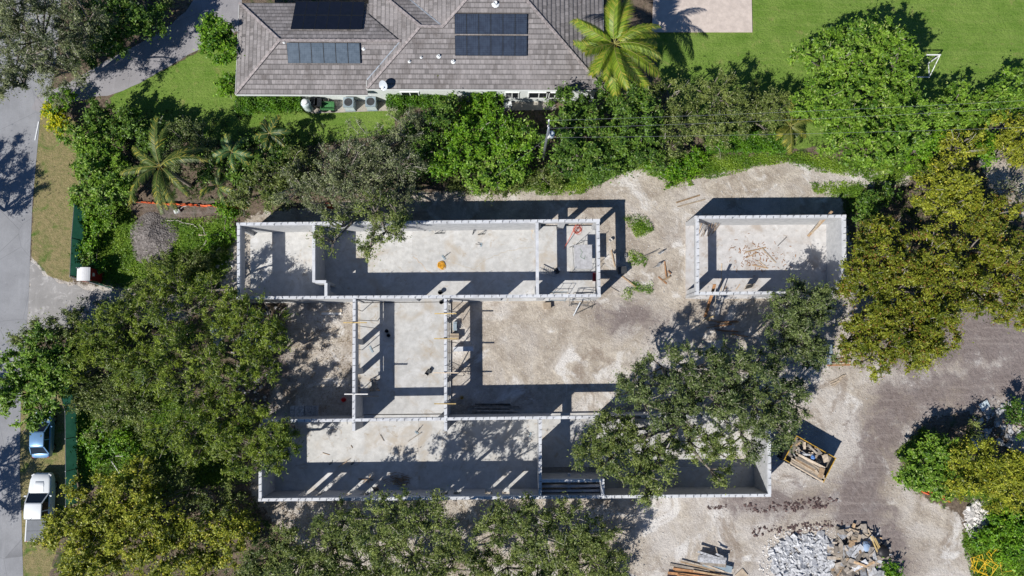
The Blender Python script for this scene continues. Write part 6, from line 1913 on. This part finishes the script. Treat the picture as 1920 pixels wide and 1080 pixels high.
# ---- left mass
tree('feathery_tree','feathery green tree reaching towards the left wall of the upper wing','feather',[(330,540,42),(390,545,42),(440,575,38),(290,570,36),(410,610,34)],6.0,(360,590),.6,14)
tree('feathery_tree','feathery tree whose tips reach right towards the middle bay','feather',[(500,600,36),(520,640,28),(470,640,38),(490,690,36),(450,600,28)],6.5,(440,650),.72,12)
tree('feathery_tree','dark feathery tree in the middle of the left woodland','feather',[(330,640,50),(390,680,48),(290,690,44),(350,735,46),(430,720,40)],7.5,(350,690),.66,18)
tree('feathery_tree','feathery tree overhanging the left corner of the lower wing','feather',[(530,815,30),(505,850,30),(480,800,38),(520,865,20),(440,830,42),(545,800,18)],7.0,(440,820),.95,8)
tree('feathery_tree','yellowish feathery tree above the dark gap of the woodland','feather',[(380,790,46),(320,810,42),(430,770,38),(370,840,36),(460,865,34)],6.5,(370,810),.66,18)
tree('roadside_tree','bright leafy tree leaning over the road and the blue car','mango',[(50,690,42),(95,720,44),(40,740,36),(85,660,38),(70,775,30),(120,690,34)],6.0,(105,715),.85,8)
tree('roadside_tree','small leafy tree over the site entrance apron','olive',[(90,625,34),(50,635,24),(130,615,30),(120,645,34)],4.6,(100,640),.75,9)
tree('small_tree','dark leafy tree between the road tree and the woodland','feather',[(190,640,46),(230,610,42),(170,690,42),(240,680,46)],6.0,(200,660),.85,12)
tree('small_tree','shrubby tree behind the green mesh fence','olive',[(180,740,42),(230,745,40),(270,770,40),(200,790,32)],4.2,None,.75,10)
bush('loose green scrub below the site entrance','olive',[(240,570,30),(280,545,28),(320,520,24)],1.6,dens=.75,twigs=3)
bush('grassy green scrub inside the lower fence','bright',[(180,820,26),(220,830,26),(190,860,22),(250,850,20)],.9,dens=.6)
tree('yellow_tree','large yellow green tree at the bottom left beside the pickup','yellow',[(180,950,60),(250,920,52),(140,1000,52),(240,1000,62),(180,1050,62),(290,960,45),(300,1040,52)],7.0,(210,985),.9,6)
tree('yellow_tree','yellow tufted tree right of the bottom left tree','yellow',[(345,1000,42),(400,985,40),(430,1020,38),(380,1050,45),(460,990,30)],5.6,(395,1020),.75,5)
tree('small_tree','dark olive tree in the shaded gap at the lower left','olive',[(300,900,36),(350,920,38),(400,935,34),(440,950,28)],4.5,None,.65,6)
# ---- bottom
tree('olive_tree','olive tree at the bottom edge left of the middle','olive',[(560,1055,42),(620,1030,50),(670,1065,50),(640,985,42),(600,1080,46)],7.5,(620,1030),.85,9)
tree('olive_tree','olive tree touching the lower wall of the lower wing','olive',[(700,975,48,7.6),(760,965,46,7.8),(810,965,34,7.6),(730,1025,50,6.4),(775,1048,40,6.4),(840,995,30,7.2)],9.5,(740,1000),.7,18,rzk=.55)
tree('olive_tree','olive tree at the bottom edge just left of the middle','olive',[(850,1055,46),(790,1080,46),(900,1075,42),(720,1085,44)],5.5,None,.85,8)
tree('olive_tree','olive tree reaching up to the lower wing wall at the cross wall','olive',[(975,962,42,7.0),(940,1000,44,6.6),(1010,1000,48,6.0),(1060,975,40,6.0),(930,945,22,7.2)],8.5,(985,1000),.75,16,rzk=.55)
tree('olive_tree','olive tree at the bottom edge right of the middle','olive',[(1010,1060,50),(1070,1040,48),(1110,1060,46),(1090,1000,40),(950,1070,42),(1130,1020,30)],6.0,(1050,1050),.85,9)
tree('olive_tree','olive tree at the bottom edge beside the yellow tufted tree','olive',[(500,1050,46),(545,1020,36),(480,1090,44),(535,1075,36)],6.0,None,.8,10)
bush('loose scrub on the sand at the bottom edge','olive',[(1150,1060,30),(1130,1085,34)],1.6,dens=.7,twigs=3)
# ---- lower right
bush('dark green bush at the left end of the right hand bushes','mango',[(1730,870,38),(1760,845,34),(1710,895,26),(1750,900,32)],4.0,dens=1.1)
bush('yellow green bush in the middle of the right hand bushes','yellow',[(1815,865,36),(1850,860,30),(1800,900,34),(1850,895,32)],5.4,dens=1.0)
bush('spreading yellow weeds bush at the right edge','yellow',[(1880,900,32),(1915,885,34),(1860,930,26),(1910,925,30)],2.6,dens=1.0)
bush('dark shaded bush above the rubbish at the right edge','ficus',[(1905,775,24),(1925,800,22)],3.0,dens=.8)
bush('vivid green low bush above the yellow frames','bright',[(1870,1005,34),(1910,985,36),(1900,1035,34),(1840,1010,20)],1.2,dens=.9)
bush('small green tuft at the right foot of the board heap','bright',[(1675,1068,14),(1672,1085,14)],1.0)
tree('small_tree','dark tree shading the rubbish at the right edge of the track','olive',[(1805,815,18),(1825,800,14)],3.6,None,.6,3)
# ---- just outside the frame on the left: their shadows fall on the road
tree('street_tree','street tree beyond the left edge, its shade falling on the upper road','oak',[(-156,385,46),(-140,430,34),(-170,345,40)],8.0,None,.8,4,group='street trees beyond the left edge')
tree('street_tree','street tree beyond the left edge, its shade falling by the pickup','oak',[(-150,1000,44),(-160,955,40),(-140,1045,30)],8.0,None,.7,4,group='street trees beyond the left edge')
tree('street_tree','street tree beyond the left edge, its shade beside the roadside tree','oak',[(-185,790,34),(-190,755,30)],7.0,None,.8,4,group='street trees beyond the left edge')
# ---- ground cover
def cover(name, label, cat, polys, per, l, w, a, b, zmax, seed, clump=.55):
    rg = np.random.default_rng(seed)
    PP = []
    for poly in polys:
        W = poly_world(poly); xs = [p.x for p in W]; ys = [p.y for p in W]
        ar = (max(xs) - min(xs)) * (max(ys) - min(ys))
        n = int(per * ar)
        cx = rg.uniform(min(xs), max(xs), max(3, int(n / 14))); cy = rg.uniform(min(ys), max(ys), len(cx))
        k = rg.integers(0, len(cx), n)
        s = rg.uniform(.12, clump, len(cx))
        X = cx[k] + rg.normal(size=n) * s[k] * .6; Y = cy[k] + rg.normal(size=n) * s[k] * .6
        D = inside_dist(X, Y, W) > -.15
        Z = np.abs(rg.normal(size=n)) * zmax * s[k] / clump + .03
        PP.append(np.stack([X, Y, Z], 1)[D])
    pos = np.concatenate(PP); n = len(pos)
    nr = rg.normal(size=(n, 3)) * .55 + np.array([0, 0, .9]); nr /= np.linalg.norm(nr, axis=1, keepdims=True)
    tt = np.clip(.5 + .3 * np.sin(pos[:, :1] * 1.3 + 2 * np.sin(pos[:, 1:2])) + rg.normal(0, .2, (n, 1)), 0, 1)
    col = np.array(a) * (1 - tt) + np.array(b) * tt
    o = link(bpy.data.objects.new(name, leaves_mesh(name, pos, nr, l, w, col, rg)))
    tag(o, label, cat, kind='stuff')
cover('weeds','low bright green weeds growing over the edges of the sand','weeds',WEED,170,.2,.07,(.06,.15,.008),(.26,.38,.04),.16,7)
UND = [[(140,200),(440,215),(720,250),(850,210),(1050,210),(1060,330),(760,350),(560,390),(440,375),(230,370),(150,330)],[(1040,210),(1480,200),(1490,280),(1330,290),(1080,300)],[(150,560),(440,560),(520,640),(480,780),(470,880),(150,900),(120,740)],[(150,900),(480,930),(520,1100),(110,1100)],[(1480,250),(1740,260),(1900,250),(1930,560),(1640,560),(1610,420),(1640,340)],[(0,-40),(330,-40),(280,60),(120,140),(0,150)]]
cover('undergrowth','dark green undergrowth and creepers beneath the trees','undergrowth',UND,26,.26,.10,(.022,.05,.008),(.085,.125,.028),.35,9,.8)
LIT = [[(540,945),(1150,940),(1180,1100),(520,1100),(480,960)],[(440,560),(660,565),(660,780),(500,780),(430,640)],[(1600,690),(1760,690),(1760,640),(1600,600)]]
cover('leaf_litter','dry brown leaf litter strewn on the ground under the trees','leaf litter',LIT,34,.13,.06,(.16,.11,.07),(.42,.34,.25),.01,10,1.2)
print('LEAVES', LEAVES[0])
